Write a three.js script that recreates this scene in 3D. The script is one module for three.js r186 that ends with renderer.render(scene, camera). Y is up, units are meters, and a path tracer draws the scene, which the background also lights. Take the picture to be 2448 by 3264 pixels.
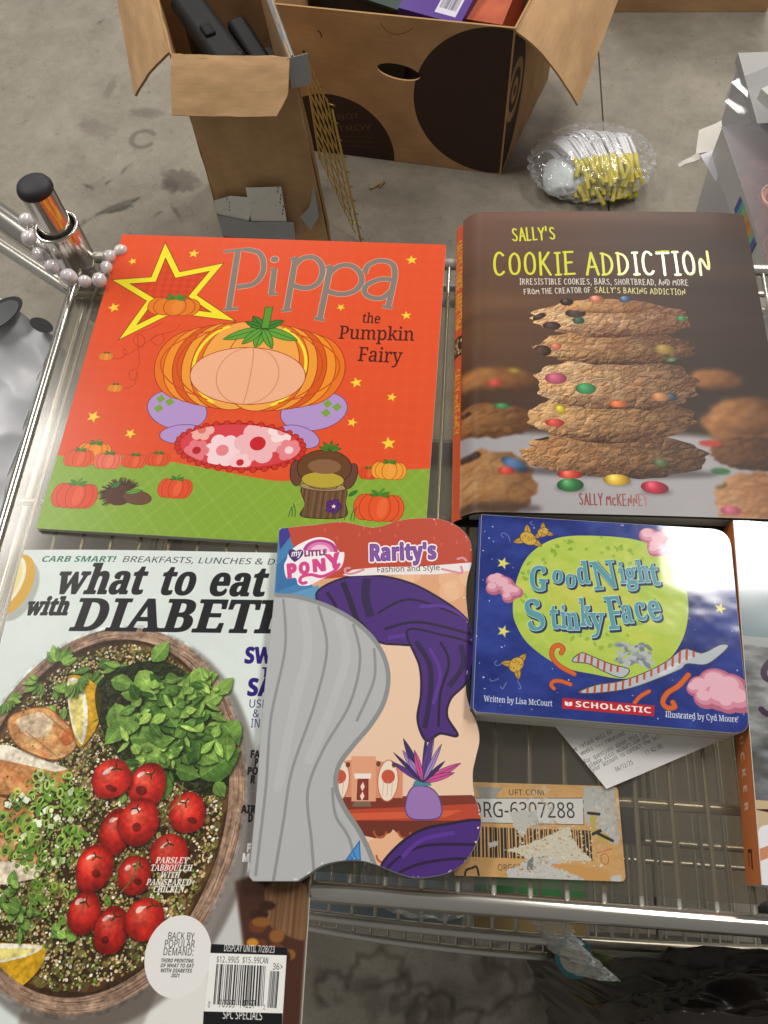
import * as THREE from 'three';
import { RectAreaLightUniformsLib } from 'three/addons/lights/RectAreaLightUniformsLib.js';
import { RoundedBoxGeometry } from 'three/addons/geometries/RoundedBoxGeometry.js';

// ---------- camera, lamps, exposure ----------
const scene = new THREE.Scene();
const camera = new THREE.PerspectiveCamera(64.74, 0.75, 0.02, 60);
camera.position.set(0, 1.288, 0);
camera.up.set(-0.0424, 0.4295, -0.9021);
camera.lookAt(-0.0722, 1.288 - 0.9018, -0.426);
scene.background = new THREE.Color(0.135, 0.133, 0.127);      // the dim rest of the hall
RectAreaLightUniformsLib.init();
const lampGlow = new THREE.MeshStandardMaterial({ color: 0x111111, emissive: 0xfffdf9, emissiveIntensity: 1.2 });
const lampBody = new THREE.MeshStandardMaterial({ color: 0xd8d8d4, roughness: 0.5 });
const LAMPS = [ // x, z, width, length, strength: ceiling panels over the room, all outside the frame
  [1.1, -1.42, 0.5, 0.7, 19], [0.98, -2.62, 0.4, 0.9, 17], [-1.95, -1.3, 0.6, 1.2, 14], [1.1, -3.9, 0.6, 1.2, 14], [-1.2, -4.2, 0.6, 1.2, 14]];
const CEILING = 3.2;
const renderer = new THREE.WebGLRenderer({ antialias: true });
renderer.toneMapping = THREE.LinearToneMapping;
renderer.toneMappingExposure = 1.5;
renderer.shadowMap.enabled = true;

// ---------- helpers ----------
let seed = 7;
const rnd = () => { seed = (seed + 0x6d2b79f5) | 0; let t = Math.imul(seed ^ (seed >>> 15), 1 | seed); t = (t + Math.imul(t ^ (t >>> 7), 61 | t)) ^ t; return ((t ^ (t >>> 14)) >>> 0) / 4294967296; };
const rr = (a, b) => a + (b - a) * rnd();
const V = (x, y, z) => new THREE.Vector3(x, y, z);
const hash2 = (x, y) => { let h = Math.imul(x, 374761393) + Math.imul(y, 668265263) | 0; h = Math.imul(h ^ (h >>> 13), 1274126177); return ((h ^ (h >>> 16)) >>> 0) / 4294967296; };
const noise2 = (x, y) => {
  const ix = Math.floor(x), iy = Math.floor(y), fx = x - ix, fy = y - iy, s = fx * fx * (3 - 2 * fx), t = fy * fy * (3 - 2 * fy);
  const a = hash2(ix, iy), b = hash2(ix + 1, iy), c = hash2(ix, iy + 1), d = hash2(ix + 1, iy + 1);
  return a + (b - a) * s + (c - a) * t + (a - b - c + d) * s * t;
};
const fbm = (x, y, o = 4) => { let v = 0, a = 0.5, n = 0; for (let i = 0; i < o; i++) { v += a * noise2(x, y); n += a; a *= 0.5; x = x * 2.03 + 17.1; y = y * 2.03 + 5.7; } return v / n; };
const taken = {};
const numbered = (n) => { const k = taken[n] = (taken[n] ?? -1) + 1; return k ? n + '_' + String(k).padStart(3, '0') : n; };
function tag(o, label, category, group, kind) {
  if (label) o.userData.label = label;
  if (category) o.userData.category = category;
  if (group) o.userData.group = group;
  if (kind) o.userData.kind = kind;
  return o;
}
function shade(o) { o.castShadow = o.receiveShadow = true; return o; }
function thing(name, label, category, pos = [0, 0, 0], turn = 0, group) {
  const g = new THREE.Group(); g.name = numbered(name); g.position.set(...pos); g.rotation.y = turn; scene.add(g);
  return tag(g, label, category, group);
}
function part(name, geo, mat, parent, pos, rot) {
  const m = shade(new THREE.Mesh(geo, mat)); m.name = name;
  if (pos) m.position.set(...pos);
  if (rot) m.rotation.set(...rot);
  parent.add(m); return m;
}
function struct(name, geo, mat) { const m = shade(new THREE.Mesh(geo, mat)); m.name = name; m.userData.kind = 'structure'; scene.add(m); return m; }
// A sheet of thickness t over fn(u, v) -> point; group 0 is the face towards dv x du, 1 the other face, 2 the cut edge.
function sheet(fn, nx, ny, t, edge = null) {
  const P = [], N = [], e = 1e-3;
  for (let j = 0; j <= ny; j++) for (let i = 0; i <= nx; i++) {
    const u = i / nx, v = j / ny;
    const du = fn(Math.min(1, u + e), v).sub(fn(Math.max(0, u - e), v)), dv = fn(u, Math.min(1, v + e)).sub(fn(u, Math.max(0, v - e)));
    P.push(fn(u, v)); N.push(dv.cross(du).normalize());
  }
  const pos = [], uv = [], idx = [], g = new THREE.BufferGeometry(), W = nx + 1;
  const push = (p, a, b) => { pos.push(p.x, p.y, p.z); uv.push(a, b); return pos.length / 3 - 1; };
  const grid = (off, flip) => {
    const base = pos.length / 3;
    P.forEach((p, k) => push(p.clone().addScaledVector(N[k], off), (k % W) / nx, 1 - Math.floor(k / W) / ny));
    for (let j = 0; j < ny; j++) for (let i = 0; i < nx; i++) {
      const a = base + j * W + i, b = a + 1, c = a + W, d = c + 1;
      flip ? idx.push(a, b, c, b, d, c) : idx.push(a, c, b, b, c, d);
    }
  };
  grid(0, false); g.addGroup(0, idx.length, 0);
  let s = idx.length; grid(-t, true); g.addGroup(s, idx.length - s, 1); s = idx.length;
  const rim = [];
  for (let i = 0; i < nx; i++) rim.push(i); for (let j = 0; j < ny; j++) rim.push(j * W + nx);
  for (let i = nx; i > 0; i--) rim.push(ny * W + i); for (let j = ny; j > 0; j--) rim.push(j * W);
  let run = 0;
  for (let k = 0; k < rim.length; k++) {
    const a = rim[k], b = rim[(k + 1) % rim.length], l = P[a].distanceTo(P[b]);
    const q = [push(P[a], run, 1), push(P[b], run + l, 1), push(P[a].clone().addScaledVector(N[a], -t), run, 0), push(P[b].clone().addScaledVector(N[b], -t), run + l, 0)];
    idx.push(q[0], q[1], q[2], q[1], q[3], q[2]); run += l;
  }
  g.addGroup(s, idx.length - s, 2);
  g.setAttribute('position', new THREE.Float32BufferAttribute(pos, 3)); g.setAttribute('uv', new THREE.Float32BufferAttribute(uv, 2)); g.setIndex(idx); g.computeVertexNormals();
  return g;
}
const quad = (a, b, c, d, warp = 0, f = 9) => (u, v) => { // a, b top left and right, c, d bottom right and left
  const p = a.clone().lerp(b, u).lerp(d.clone().lerp(c, u), v);
  if (warp) { const n = b.clone().sub(a).cross(d.clone().sub(a)).normalize(); p.addScaledVector(n, warp * (fbm(u * f * 0.5 + a.x * 9, v * f * 0.5 + a.z * 7, 3) - 0.5)); }
  return p;
};
function tube(points, r, seg = 10, along = null, closed = false) {
  const c = points.length === 2 ? new THREE.LineCurve3(points[0], points[1]) : new THREE.CatmullRomCurve3(points, closed);
  return new THREE.TubeGeometry(c, along ?? (points.length === 2 ? 1 : points.length * 8), r, seg, closed);
}
function canvas(w, h, fill) { const c = document.createElement('canvas'); c.width = w; c.height = h; const x = c.getContext('2d'); if (fill) { x.fillStyle = fill; x.fillRect(0, 0, w, h); } return [c, x]; }
function asMap(c) { const t = new THREE.CanvasTexture(c); t.colorSpace = THREE.SRGBColorSpace; t.magFilter = THREE.LinearFilter; t.anisotropy = 8; return t; }
function grainTexture(size, fn, repeat = 1, srgb = true) { // fn(x, y) -> [r, g, b] 0..255, made to wrap by mirrored repeat
  const d = new Uint8Array(size * size * 4);
  for (let y = 0, o = 0; y < size; y++) for (let x = 0; x < size; x++, o += 4) { const c = fn(x / size, y / size); d[o] = c[0]; d[o + 1] = c[1]; d[o + 2] = c[2]; d[o + 3] = 255; }
  const t = new THREE.DataTexture(d, size, size); t.magFilter = THREE.LinearFilter; t.minFilter = THREE.LinearFilter; t.wrapS = t.wrapT = THREE.MirroredRepeatWrapping; t.repeat.set(repeat, repeat);
  if (srgb) t.colorSpace = THREE.SRGBColorSpace; t.needsUpdate = true; return t;
}
const M = (o) => new THREE.MeshPhysicalMaterial(o);
const clamp = (v) => Math.max(0, Math.min(255, v));

// ---------- print helpers: all measures in millimetres on the cover ----------
const GLYPH = { // plain capitals as strokes in a unit box, x right, y down
  A: [[0, 1, 0.46, 0, 0.95, 1], [0.17, 0.66, 0.8, 0.64]], B: [[0.1, 0, 0.08, 1], [0.02, 0.02, 0.5, 0.02, 0.75, 0.22, 0.5, 0.46, 0.12, 0.48], [0.3, 0.47, 0.85, 0.62, 0.8, 0.9, 0.45, 1, 0.02, 0.98]],
  C: [[0.82, 0.14, 0.6, 0, 0.3, 0.03, 0.08, 0.3, 0.06, 0.7, 0.25, 0.97, 0.6, 1, 0.85, 0.86]], D: [[0.12, 0, 0.1, 1], [0, 0.01, 0.5, 0.04, 0.86, 0.32, 0.85, 0.68, 0.5, 0.97, 0, 1]],
  E: [[0.12, 0, 0.1, 1], [0, 0.01, 0.75, 0], [0.1, 0.49, 0.62, 0.47], [0, 1, 0.8, 0.98]], F: [[0.12, 0, 0.1, 1], [0.02, 0.02, 0.78, 0], [0.12, 0.5, 0.6, 0.48]],
  G: [[0.8, 0.14, 0.55, 0, 0.25, 0.06, 0.05, 0.35, 0.07, 0.75, 0.3, 1, 0.65, 0.97, 0.82, 0.8, 0.82, 0.55, 0.5, 0.56]], H: [[0.08, 0, 0.06, 1], [0.82, 0, 0.84, 1], [0.08, 0.5, 0.82, 0.48]],
  I: [[0.5, 0, 0.5, 1], [0.1, 0.01, 0.9, 0], [0.1, 1, 0.9, 0.99]], J: [[0.7, 0, 0.7, 0.8, 0.4, 1, 0.1, 0.8]], K: [[0.08, 0, 0.08, 1], [0.82, 0, 0.1, 0.56], [0.28, 0.44, 0.88, 1]],
  L: [[0.1, 0, 0.08, 1, 0.8, 0.97]], M: [[0.04, 1, 0.14, 0, 0.5, 0.66, 0.86, 0, 0.98, 1]], N: [[0.06, 1, 0.08, 0, 0.84, 1, 0.86, 0]],
  O: [[0.5, 0, 0.18, 0.08, 0.05, 0.45, 0.14, 0.88, 0.48, 1, 0.82, 0.88, 0.92, 0.5, 0.8, 0.1, 0.5, 0]], P: [[0.1, 0, 0.1, 1], [0.02, 0.02, 0.55, 0, 0.85, 0.22, 0.6, 0.5, 0.12, 0.54]],
  R: [[0.1, 0, 0.1, 1], [0.02, 0.02, 0.55, 0, 0.82, 0.2, 0.58, 0.45, 0.14, 0.5], [0.42, 0.48, 0.88, 1]], S: [[0.78, 0.12, 0.5, 0, 0.15, 0.1, 0.14, 0.34, 0.5, 0.5, 0.82, 0.68, 0.75, 0.93, 0.4, 1, 0.05, 0.88]],
  T: [[0.5, 0, 0.48, 1], [0, 0.03, 1, 0]], U: [[0.06, 0, 0.08, 0.75, 0.3, 1, 0.62, 1, 0.86, 0.75, 0.86, 0]], V: [[0, 0, 0.46, 1, 0.92, 0]], Y: [[0, 0, 0.45, 0.5, 0.92, 0], [0.45, 0.5, 0.42, 1]],
  c: [[0.8, 0.42, 0.5, 0.3, 0.2, 0.45, 0.12, 0.7, 0.3, 0.97, 0.6, 1, 0.85, 0.9]], "'": [[0.2, 0, 0.1, 0.3]], ',': [[0.2, 0.92, 0.05, 1.18]], '.': [[0.1, 0.97, 0.14, 1]],
};
const GW = { I: 0.5, "'": 0.35, ',': 0.35, '.': 0.3, L: 0.8, M: 1.15 };
// hand lettering along a base line from (xa, ya) to (xb, yb), letters h high; colours may change along the way
function handLetters(x, text, xa, ya, xb, yb, h, weight, colour, lean = 0) {
  const adv = [...text].map((ch) => (ch === ' ' ? 0.55 : (GW[ch] ?? 1) + 0.3)), total = adv.reduce((a, b) => a + b, 0) - 0.3, len = Math.hypot(xb - xa, yb - ya), k = len / total;
  x.save(); x.translate(xa, ya); x.rotate(Math.atan2(yb - ya, xb - xa)); x.lineJoin = x.lineCap = 'round'; x.lineWidth = weight;
  let at = 0;
  [...text].forEach((ch, i) => {
    const g = GLYPH[ch], w = (GW[ch] ?? 1) * k;
    if (g) {
      x.strokeStyle = typeof colour === 'function' ? colour(i) : colour;
      const hh = h * rr(0.95, 1.05), dy = rr(-0.02, 0.02) * h;
      for (const s of g) {
        x.beginPath(); const p = (n) => [at + s[n] * w + lean * (1 - s[n + 1]) * h, -hh + s[n + 1] * hh + dy];
        x.moveTo(...p(0));
        if (s.length <= 6) for (let n = 2; n < s.length; n += 2) x.lineTo(...p(n));
        else { for (let n = 2; n < s.length - 2; n += 2) { const a = p(n), b = p(n + 2); x.quadraticCurveTo(a[0], a[1], (a[0] + b[0]) / 2, (a[1] + b[1]) / 2); } x.lineTo(...p(s.length - 2)); }
        x.stroke();
      }
    }
    at += adv[i] * k;
  });
  x.restore();
}
// type set between two points of its base line; h is the cap height
function setType(x, text, font, xa, ya, xb, yb, h, o = {}) {
  x.save(); x.translate(xa, ya); x.rotate(Math.atan2(yb - ya, xb - xa));
  x.font = font.replace('#', '40px'); const w = x.measureText(text).width, len = Math.hypot(xb - xa, yb - ya);
  if (o.slant) x.transform(1, 0, -o.slant, 1, 0, 0);
  x.scale(len / w, h / (40 * 0.714)); x.textBaseline = 'alphabetic'; x.lineJoin = 'round';
  for (const [c, lw] of o.strokes ?? []) { x.strokeStyle = c; x.lineWidth = lw * w / len; x.strokeText(text, 0, 0); }
  x.fillStyle = o.fill ?? '#000'; x.fillText(text, 0, 0);
  x.restore();
}
function path(x, a, close = true) { x.beginPath(); for (let i = 0; i < a.length; i += 2) i ? x.lineTo(a[i], a[i + 1]) : x.moveTo(a[i], a[i + 1]); if (close) x.closePath(); }
function curve(x, a, close = true) { // a smooth line through flat points
  const n = a.length / 2, p = (i) => (close ? [a[((i + n) % n) * 2], a[((i + n) % n) * 2 + 1]] : [a[Math.max(0, Math.min(n - 1, i)) * 2], a[Math.max(0, Math.min(n - 1, i)) * 2 + 1]]);
  x.beginPath(); x.moveTo(...p(0));
  for (let i = 0; i < (close ? n : n - 1); i++) { const [x0, y0] = p(i - 1), [x1, y1] = p(i), [x2, y2] = p(i + 1), [x3, y3] = p(i + 2); x.bezierCurveTo(x1 + (x2 - x0) / 6, y1 + (y2 - y0) / 6, x2 - (x3 - x1) / 6, y2 - (y3 - y1) / 6, x2, y2); }
  if (close) x.closePath();
}
function ink(x, fill, line, lw) { if (fill) { x.fillStyle = fill; x.fill(); } if (line) { x.strokeStyle = line; x.lineWidth = lw; x.stroke(); } }
function oval(x, cx, cy, rx, ry, turn = 0) { x.beginPath(); x.ellipse(cx, cy, rx, ry, turn, 0, 7); }
function star(x, cx, cy, r, turn, fill, inner = 0.42, n = 5) { x.beginPath(); for (let i = 0; i < n * 2; i++) { const q = turn + i * Math.PI / n - Math.PI / 2, w = i % 2 ? r * inner : r; x.lineTo(cx + Math.cos(q) * w, cy + Math.sin(q) * w); } x.closePath(); x.fillStyle = fill; x.fill(); }
function leaf(x, cx, cy, l, w, turn, fill, line, lw = 0.3) { x.save(); x.translate(cx, cy); x.rotate(turn); x.beginPath(); x.moveTo(0, 0); x.bezierCurveTo(l * 0.3, -w, l * 0.75, -w * 0.7, l, 0); x.bezierCurveTo(l * 0.75, w * 0.7, l * 0.3, w, 0, 0); ink(x, fill, line, lw); x.beginPath(); x.moveTo(0, 0); x.lineTo(l * 0.92, 0); if (line) { x.strokeStyle = line; x.lineWidth = lw; x.stroke(); } x.restore(); }
const mix = (a, b, t) => a.map((v, i) => Math.round(v + (b[i] - v) * t));
const css = (c, a = 1) => `rgba(${c.map((v) => Math.round(clamp(v))).join(',')},${a})`;
function speckle(x, w, h, amount) { // paper tooth and ink grain over the whole sheet
  const im = x.getImageData(0, 0, w, h), d = im.data;
  for (let o = 0, i = 0; o < d.length; o += 4, i++) { const n = (hash2(i % w, (i / w) | 0) - 0.5) * amount; d[o] = clamp(d[o] + n); d[o + 1] = clamp(d[o + 1] + n); d[o + 2] = clamp(d[o + 2] + n); }
  x.putImageData(im, 0, 0);
}
function blurLayer(x, k, px, draw, W, H) { const [c, y] = canvas(W, H); y.scale(k, k); draw(y); x.save(); x.setTransform(1, 0, 0, 1, 0, 0); x.filter = `blur(${px}px)`; x.drawImage(c, 0, 0); x.restore(); x.filter = 'none'; }

// ---------- lamps on the ceiling ----------
for (const [x, z, w, l, power] of LAMPS) {
  const g = thing('ceiling_lamp', `white ceiling light panel ${x > 0.8 ? (z > -2 ? 'over the cookbook side' : z > -3 ? 'above the cardboard boxes' : 'far behind the boxes on the right') : x < -1.5 ? 'over the silver mailer side' : z > 0 ? 'behind the photographer' : 'far behind the boxes on the left'}`, 'lamp', [x, CEILING, z], 0, 'ceiling light panels');
  part('housing', new THREE.BoxGeometry(w + 0.06, 0.05, l + 0.06), lampBody, g, [0, 0.03, 0]);
  part('diffuser', new THREE.BoxGeometry(w, 0.004, l), lampGlow, g, [0, 0.002, 0]);
  const a = new THREE.RectAreaLight(0xfffbf5, power, w, l); a.position.set(x, CEILING - 0.004, z); a.lookAt(x, 0, z); scene.add(a);
}

// ---------- concrete floor ----------
{
  const SZ = 1536, MM = SZ / 2.6, X0 = -1.5, Z0 = -2.3;
  const [c, x] = canvas(SZ, SZ);
  const im = x.createImageData(SZ, SZ), d = im.data;
  for (let j = 0, o = 0; j < SZ; j++) for (let i = 0; i < SZ; i++, o += 4) {
    const a = fbm(i / 260, j / 260, 4) - 0.5, b = fbm(i / 34 + 40, j / 34, 4) - 0.5, g = hash2(i, j) - 0.5, s = fbm(i / 9 + 9, j / 9 + 70, 2) - 0.5;
    const pit = Math.max(0, noise2(i / 4 + 300, j / 4) - 0.86) * 120, k = 22 * a + 26 * b + 12 * g + 12 * s - pit;
    d[o] = clamp(134 + k); d[o + 1] = clamp(127 + k * 0.98); d[o + 2] = clamp(114 + k * 0.94); d[o + 3] = 255;
  }
  x.putImageData(im, 0, 0);
  const base = x, [layer, x2] = canvas(SZ, SZ);
  const at = (wx, wy, wz) => [(wx - X0) * MM, (wz - Z0) * MM];
  const blot = (p, rx, rz, turn, alpha, n = 26, col = '58,50,42') => { // a soaked patch with a ragged outline
    x2.save(); x2.translate(...p); x2.rotate(turn);
    for (let k = 0; k < 2; k++) {
      x2.beginPath();
      for (let i = 0; i <= n; i++) { const q = i / n * Math.PI * 2, w = (0.62 + 0.55 * rnd()) * (k ? 0.8 : 1); x2.lineTo(Math.cos(q) * rx * w * MM, Math.sin(q) * rz * w * MM); }
      x2.fillStyle = `rgba(${col},${alpha * 0.45})`; x2.fill();
    }
    x2.restore();
  };
  const drag = (p, q, wide, alpha) => { x2.strokeStyle = `rgba(52,45,38,${alpha * 0.75})`; x2.lineCap = 'round'; for (let k = 0; k < 5; k++) { x2.lineWidth = wide * MM * rr(0.2, 0.7); const t0 = rr(0, 0.4), t1 = rr(0.5, 1), o = () => rr(-wide, wide) * MM * 0.8; x2.beginPath(); x2.moveTo(p[0] + (q[0] - p[0]) * t0 + o(), p[1] + (q[1] - p[1]) * t0 + o()); x2.quadraticCurveTo((p[0] + q[0]) / 2 + o() * 2, (p[1] + q[1]) / 2 + o() * 2, p[0] + (q[0] - p[0]) * t1 + o(), p[1] + (q[1] - p[1]) * t1 + o()); x2.stroke(); } };
  for (let k = 0; k < 46; k++) blot([rr(0, SZ), rr(0, SZ)], rr(0.01, 0.06), rr(0.006, 0.03), rr(0, 3), rr(0.03, 0.13));
  for (let k = 0; k < 60; k++) blot([rr(0, SZ), rr(0, SZ)], rr(0.002, 0.007), rr(0.002, 0.005), rr(0, 3), rr(0.2, 0.5), 9);
  for (let k = 0; k < 30; k++) { const p = [rr(0, SZ), rr(0, SZ)]; drag(p, [p[0] + rr(-50, 50), p[1] + rr(-30, 30)], rr(0.001, 0.004), rr(0.1, 0.3)); }
  // the marks that show in front of and beside the boxes
  blot(at(-0.6150, 0.0000, -1.4056), 0.055, 0.042, 0.4, 0.55); blot(at(-0.6338, 0.0000, -1.3909), 0.03, 0.02, 0.9, 0.5);
  blot(at(-0.7336, 0.0000, -1.6224), 0.05, 0.022, 0.1, 0.28); blot(at(-0.8425, 0.0000, -1.7089), 0.014, 0.045, 0.1, 0.3); blot(at(-0.8508, 0.0000, -1.5682), 0.06, 0.03, 0.4, 0.2);
  drag(at(-0.7810, 0.0000, -1.2941), at(-0.6940, 0.0000, -1.3518), 0.011, 0.55); drag(at(-0.7620, 0.0000, -1.3037), at(-0.6973, 0.0000, -1.3329), 0.009, 0.5); drag(at(-0.7879, 0.0000, -1.3881), at(-0.7705, 0.0000, -1.4078), 0.006, 0.45);
  drag(at(-0.8375, 0.0000, -1.3892), at(-0.8069, 0.0000, -1.3763), 0.004, 0.75); drag(at(-0.7581, 0.0000, -1.4177), at(-0.7373, 0.0000, -1.4574), 0.004, 0.5); drag(at(-0.6251, 0.0000, -1.3437), at(-0.5889, 0.0000, -1.2800), 0.006, 0.4);
  drag(at(-0.6548, 0.0000, -1.2968), at(-0.6374, 0.0000, -1.3156), 0.005, 0.4); drag(at(-0.8239, 0.0000, -1.2657), at(-0.7881, 0.0000, -1.2939), 0.008, 0.4); drag(at(-0.9300, -0.0000, -1.9501), at(-0.9171, 0.0000, -1.9662), 0.006, 0.4);
  x2.strokeStyle = 'rgba(60,54,46,0.4)'; x2.lineWidth = 0.012 * MM; x2.beginPath(); x2.arc(...at(-0.7267, 0.0000, -1.5354), 0.027 * MM, 0.6, 5.6); x2.stroke();
 
  // tide marks on the slab under and in front of the cart
  for (const [p, r] of [[at(-0.0599, 0.0000, 0.1034), 0.05], [at(-0.0360, 0.0000, 0.1354), 0.06], [at(0.0658, 0.0000, 0.0980), 0.07], [at(0.1174, 0.0000, 0.0866), 0.06], [at(0.1302, 0.0000, 0.1230), 0.08], [at(-0.1238, 0.0000, 0.1232), 0.03], [at(0.1933, 0.0000, 0.1293), 0.06], [at(0.0158, 0.0000, 0.1425), 0.04]]) {
    for (let k = 0; k < 4; k++) { blot([p[0] + rr(-1, 1) * r * MM * 0.7, p[1] + rr(-1, 1) * r * MM * 0.7], r * rr(0.2, 0.5), r * rr(0.15, 0.4), rr(0, 3), rr(0.16, 0.4), 18, '44,36,28'); }
    x2.strokeStyle = 'rgba(50,42,32,0.4)'; x2.lineWidth = 0.006 * MM; x2.beginPath(); for (let i = 0; i < 16; i++) { const q = i / 16 * 4.6 + r * 60, w = r * rr(0.55, 0.95) * MM; x2.lineTo(p[0] + Math.cos(q) * w, p[1] + Math.sin(q) * w * 0.8); } x2.stroke();
  }
  base.filter = 'blur(1.1px)'; base.drawImage(layer, 0, 0); base.filter = 'none';
  const map = asMap(c); map.wrapS = map.wrapT = THREE.MirroredRepeatWrapping;
  const bump = grainTexture(512, (u, v) => { const n = clamp(128 + 90 * (fbm(u * 40, v * 40, 4) - 0.5) + 60 * (hash2(u * 512 | 0, v * 512 | 0) - 0.5)); return [n, n, n]; }, 6, false);
  const mat = M({ map, bumpMap: bump, bumpScale: 0.0012, roughness: 0.72 });
  // slab in bays, with an open joint between them
  const JX = 0.3235, g = [];
  for (const [a, b] of [[-5, JX - 0.0018], [JX + 0.0018, 5]]) {
    const s = new THREE.BoxGeometry(b - a, 0.1, 12); s.translate((a + b) / 2, -0.05, -2); g.push(s);
    const p = s.attributes.position, uv = s.attributes.uv;
    for (let i = 0; i < p.count; i++) uv.setXY(i, (p.getX(i) - X0) / 2.6, 1 - (p.getZ(i) - Z0) / 2.6);
  }
  const f = struct('floor', g[0], mat);
  part('concrete_bay', g[1], mat, f);
  part('joint_filler', new THREE.BoxGeometry(0.0034, 0.09, 12), M({ color: 0x4a443a, roughness: 1 }), f, [JX, -0.047, -2]);
}

// ---------- chrome wire cart ----------
const chrome = M({ color: 0xd2cec4, metalness: 0.62, roughness: 0.26 });
const brightChrome = M({ color: 0xd2cdc4, metalness: 0.92, roughness: 0.17 });
const dullSteel = M({ color: 0x8d867c, metalness: 1, roughness: 0.36 });
const blackRubber = M({ color: 0x2a262c, roughness: 0.62 });
const SH = 0.82;
{
  const cart = thing('wire_shelf_cart', 'chrome wire shelf cart carrying the books, with a black capped corner post', 'cart');
  const XL = -0.2868, XR = 0.47, ZB = -0.430, PITCH = 0.019;
  const level = (y, zf, bow, r, rimR) => {
    const fz = (x) => zf + bow * (1 - ((x - 0.09) / 0.38) ** 2);
    for (let x = XL + 0.018; x < XR - 0.004; x += PITCH) part('shelf_wire', tube([V(x, y - r, ZB), V(x, y - r, fz(x))], r, 8), chrome, cart);
    const pts = []; for (let i = 0; i <= 16; i++) { const x = XL + (XR - XL) * i / 16; pts.push(V(x, y - 0.002, fz(x))); }
    part('front_rail', tube(pts, rimR, 16, 64), y > 0.8 ? brightChrome : chrome, cart);
    const low = pts.map((p) => V(p.x, p.y - 0.028, p.z - 0.001));
    if (y < 0.8) part('lower_rail', tube(low, rimR * 0.55, 10, 64), chrome, cart);
    if (y < 0.8) for (let x = XL + 0.0275; x < XR; x += PITCH) part('rail_spacer', tube([V(x, y - 0.003, fz(x)), V(x, y - 0.028, fz(x) - 0.001)], 0.0013, 6), chrome, cart);
    part('back_rail', tube([V(XL, y - 0.002, ZB), V(XR, y - 0.002, ZB)], 0.0045, 12), chrome, cart);
    part('back_rail', tube([V(XL, y - 0.028, ZB), V(XR, y - 0.028, ZB)], 0.003, 10), chrome, cart);
    for (const z of [ZB + 0.034, -0.22, -0.054]) part('cross_rod', tube([V(XL, y - 2 * r - 0.003, z), V(XR, y - 2 * r - 0.003, z)], 0.003, 8), chrome, cart);
    part('side_rail', tube([V(XL, y - 0.002, ZB), V(XL, y - 0.002, fz(XL))], 0.0042, 12), brightChrome, cart);
    part('side_rail', tube([V(XL - 0.002, y - 0.026, ZB), V(XL - 0.002, y - 0.026, fz(XL))], 0.003, 10), chrome, cart);
    part('side_rail', tube([V(XR, y - 0.002, ZB), V(XR, y - 0.002, fz(XR))], 0.0042, 12), brightChrome, cart);
  };
  level(SH, 0.0005, 0.001, 0.0014, 0.0056);
  level(0.555, 0.006, 0.018, 0.0016, 0.0045);
  level(0.28, 0.02, 0.030, 0.0016, 0.0045);
  const px = -0.2885, pz = -0.4205;
  for (const [x, z, main] of [[px, pz, 1], [XR + 0.004, ZB + 0.008, 0], [-0.2985, -0.008, 0], [XR + 0.012, -0.008, 0]]) {
    const top = main ? SH + 0.073 : SH - 0.006;
    const post = part('corner_post', new THREE.CylinderGeometry(0.0115, 0.0115, top - 0.04, 40), brightChrome, cart, [x, (top + 0.04) / 2, z]);
    if (main) {
      const cap = new THREE.LatheGeometry([[0, 0.0075], [0.004, 0.0073], [0.0085, 0.0064], [0.0112, 0.0048], [0.0124, 0.0022], [0.0124, 0], [0.0105, -0.002], [0, -0.002]].map((p) => new THREE.Vector2(...p)), 40);
      part('cap', cap, blackRubber, post, [0, (top - 0.04) / 2, 0]);
      const sl = new THREE.LatheGeometry([[0.0136, -0.052], [0.0156, -0.052], [0.0156, 0.0355], [0.0163, 0.037], [0.016, 0.0384], [0.0142, 0.0384], [0.0136, 0.037], [0.0136, -0.052]].map((p) => new THREE.Vector2(...p)), 44);
      part('sleeve', sl, brightChrome, post, [0, SH + 0.002 - (top + 0.04) / 2, 0]);
    }
    const foot = new THREE.LatheGeometry([[0, 0], [0.02, 0], [0.02, 0.012], [0.012, 0.045], [0, 0.045]].map((p) => new THREE.Vector2(...p)), 20);
    part('foot', foot, blackRubber, post, [0, -(top + 0.04) / 2, 0]);
  }
  // tube that leaves the corner post to the left, and the bracket at the corner
  part('handle_tube', tube([V(px - 0.010, SH - 0.005, pz - 0.004), V(-0.3650, SH - 0.005, -0.4720), V(-0.47, SH - 0.005, -0.545)], 0.0105, 18, 24), brightChrome, cart);
  part('handle_tube', tube([V(px - 0.010, SH - 0.036, pz + 0.002), V(-0.47, SH - 0.036, -0.53)], 0.006, 12), chrome, cart);
  part('corner_bracket', new THREE.CylinderGeometry(0.0185, 0.0165, 0.03, 30), dullSteel, cart, [px, SH - 0.024, pz]);
}
// clear plastic liner lying on the wires
{
  const scuff = grainTexture(512, (u, v) => { const n = clamp(70 + 150 * Math.pow(fbm(u * 5, v * 9, 5), 2)); return [n, n, n]; }, 1, false);
  const liner = thing('shelf_liner', 'scuffed clear grey plastic liner sheet lying on the wires under the books', 'shelf liner', [-0.2815, SH, -0.402]);
  const m = M({ color: 0xdedad0, roughness: 0.4, roughnessMap: scuff, transmission: 0.96, thickness: 0, specularIntensity: 0.9, ior: 1.5 });
  part('plastic_sheet', sheet((u, v) => V(u * 0.742, 0.0016 + 0.0012 * (fbm(u * 9, v * 6, 3) - 0.5), v * 0.394), 40, 24, 0.0005), m, liner);
}

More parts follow.
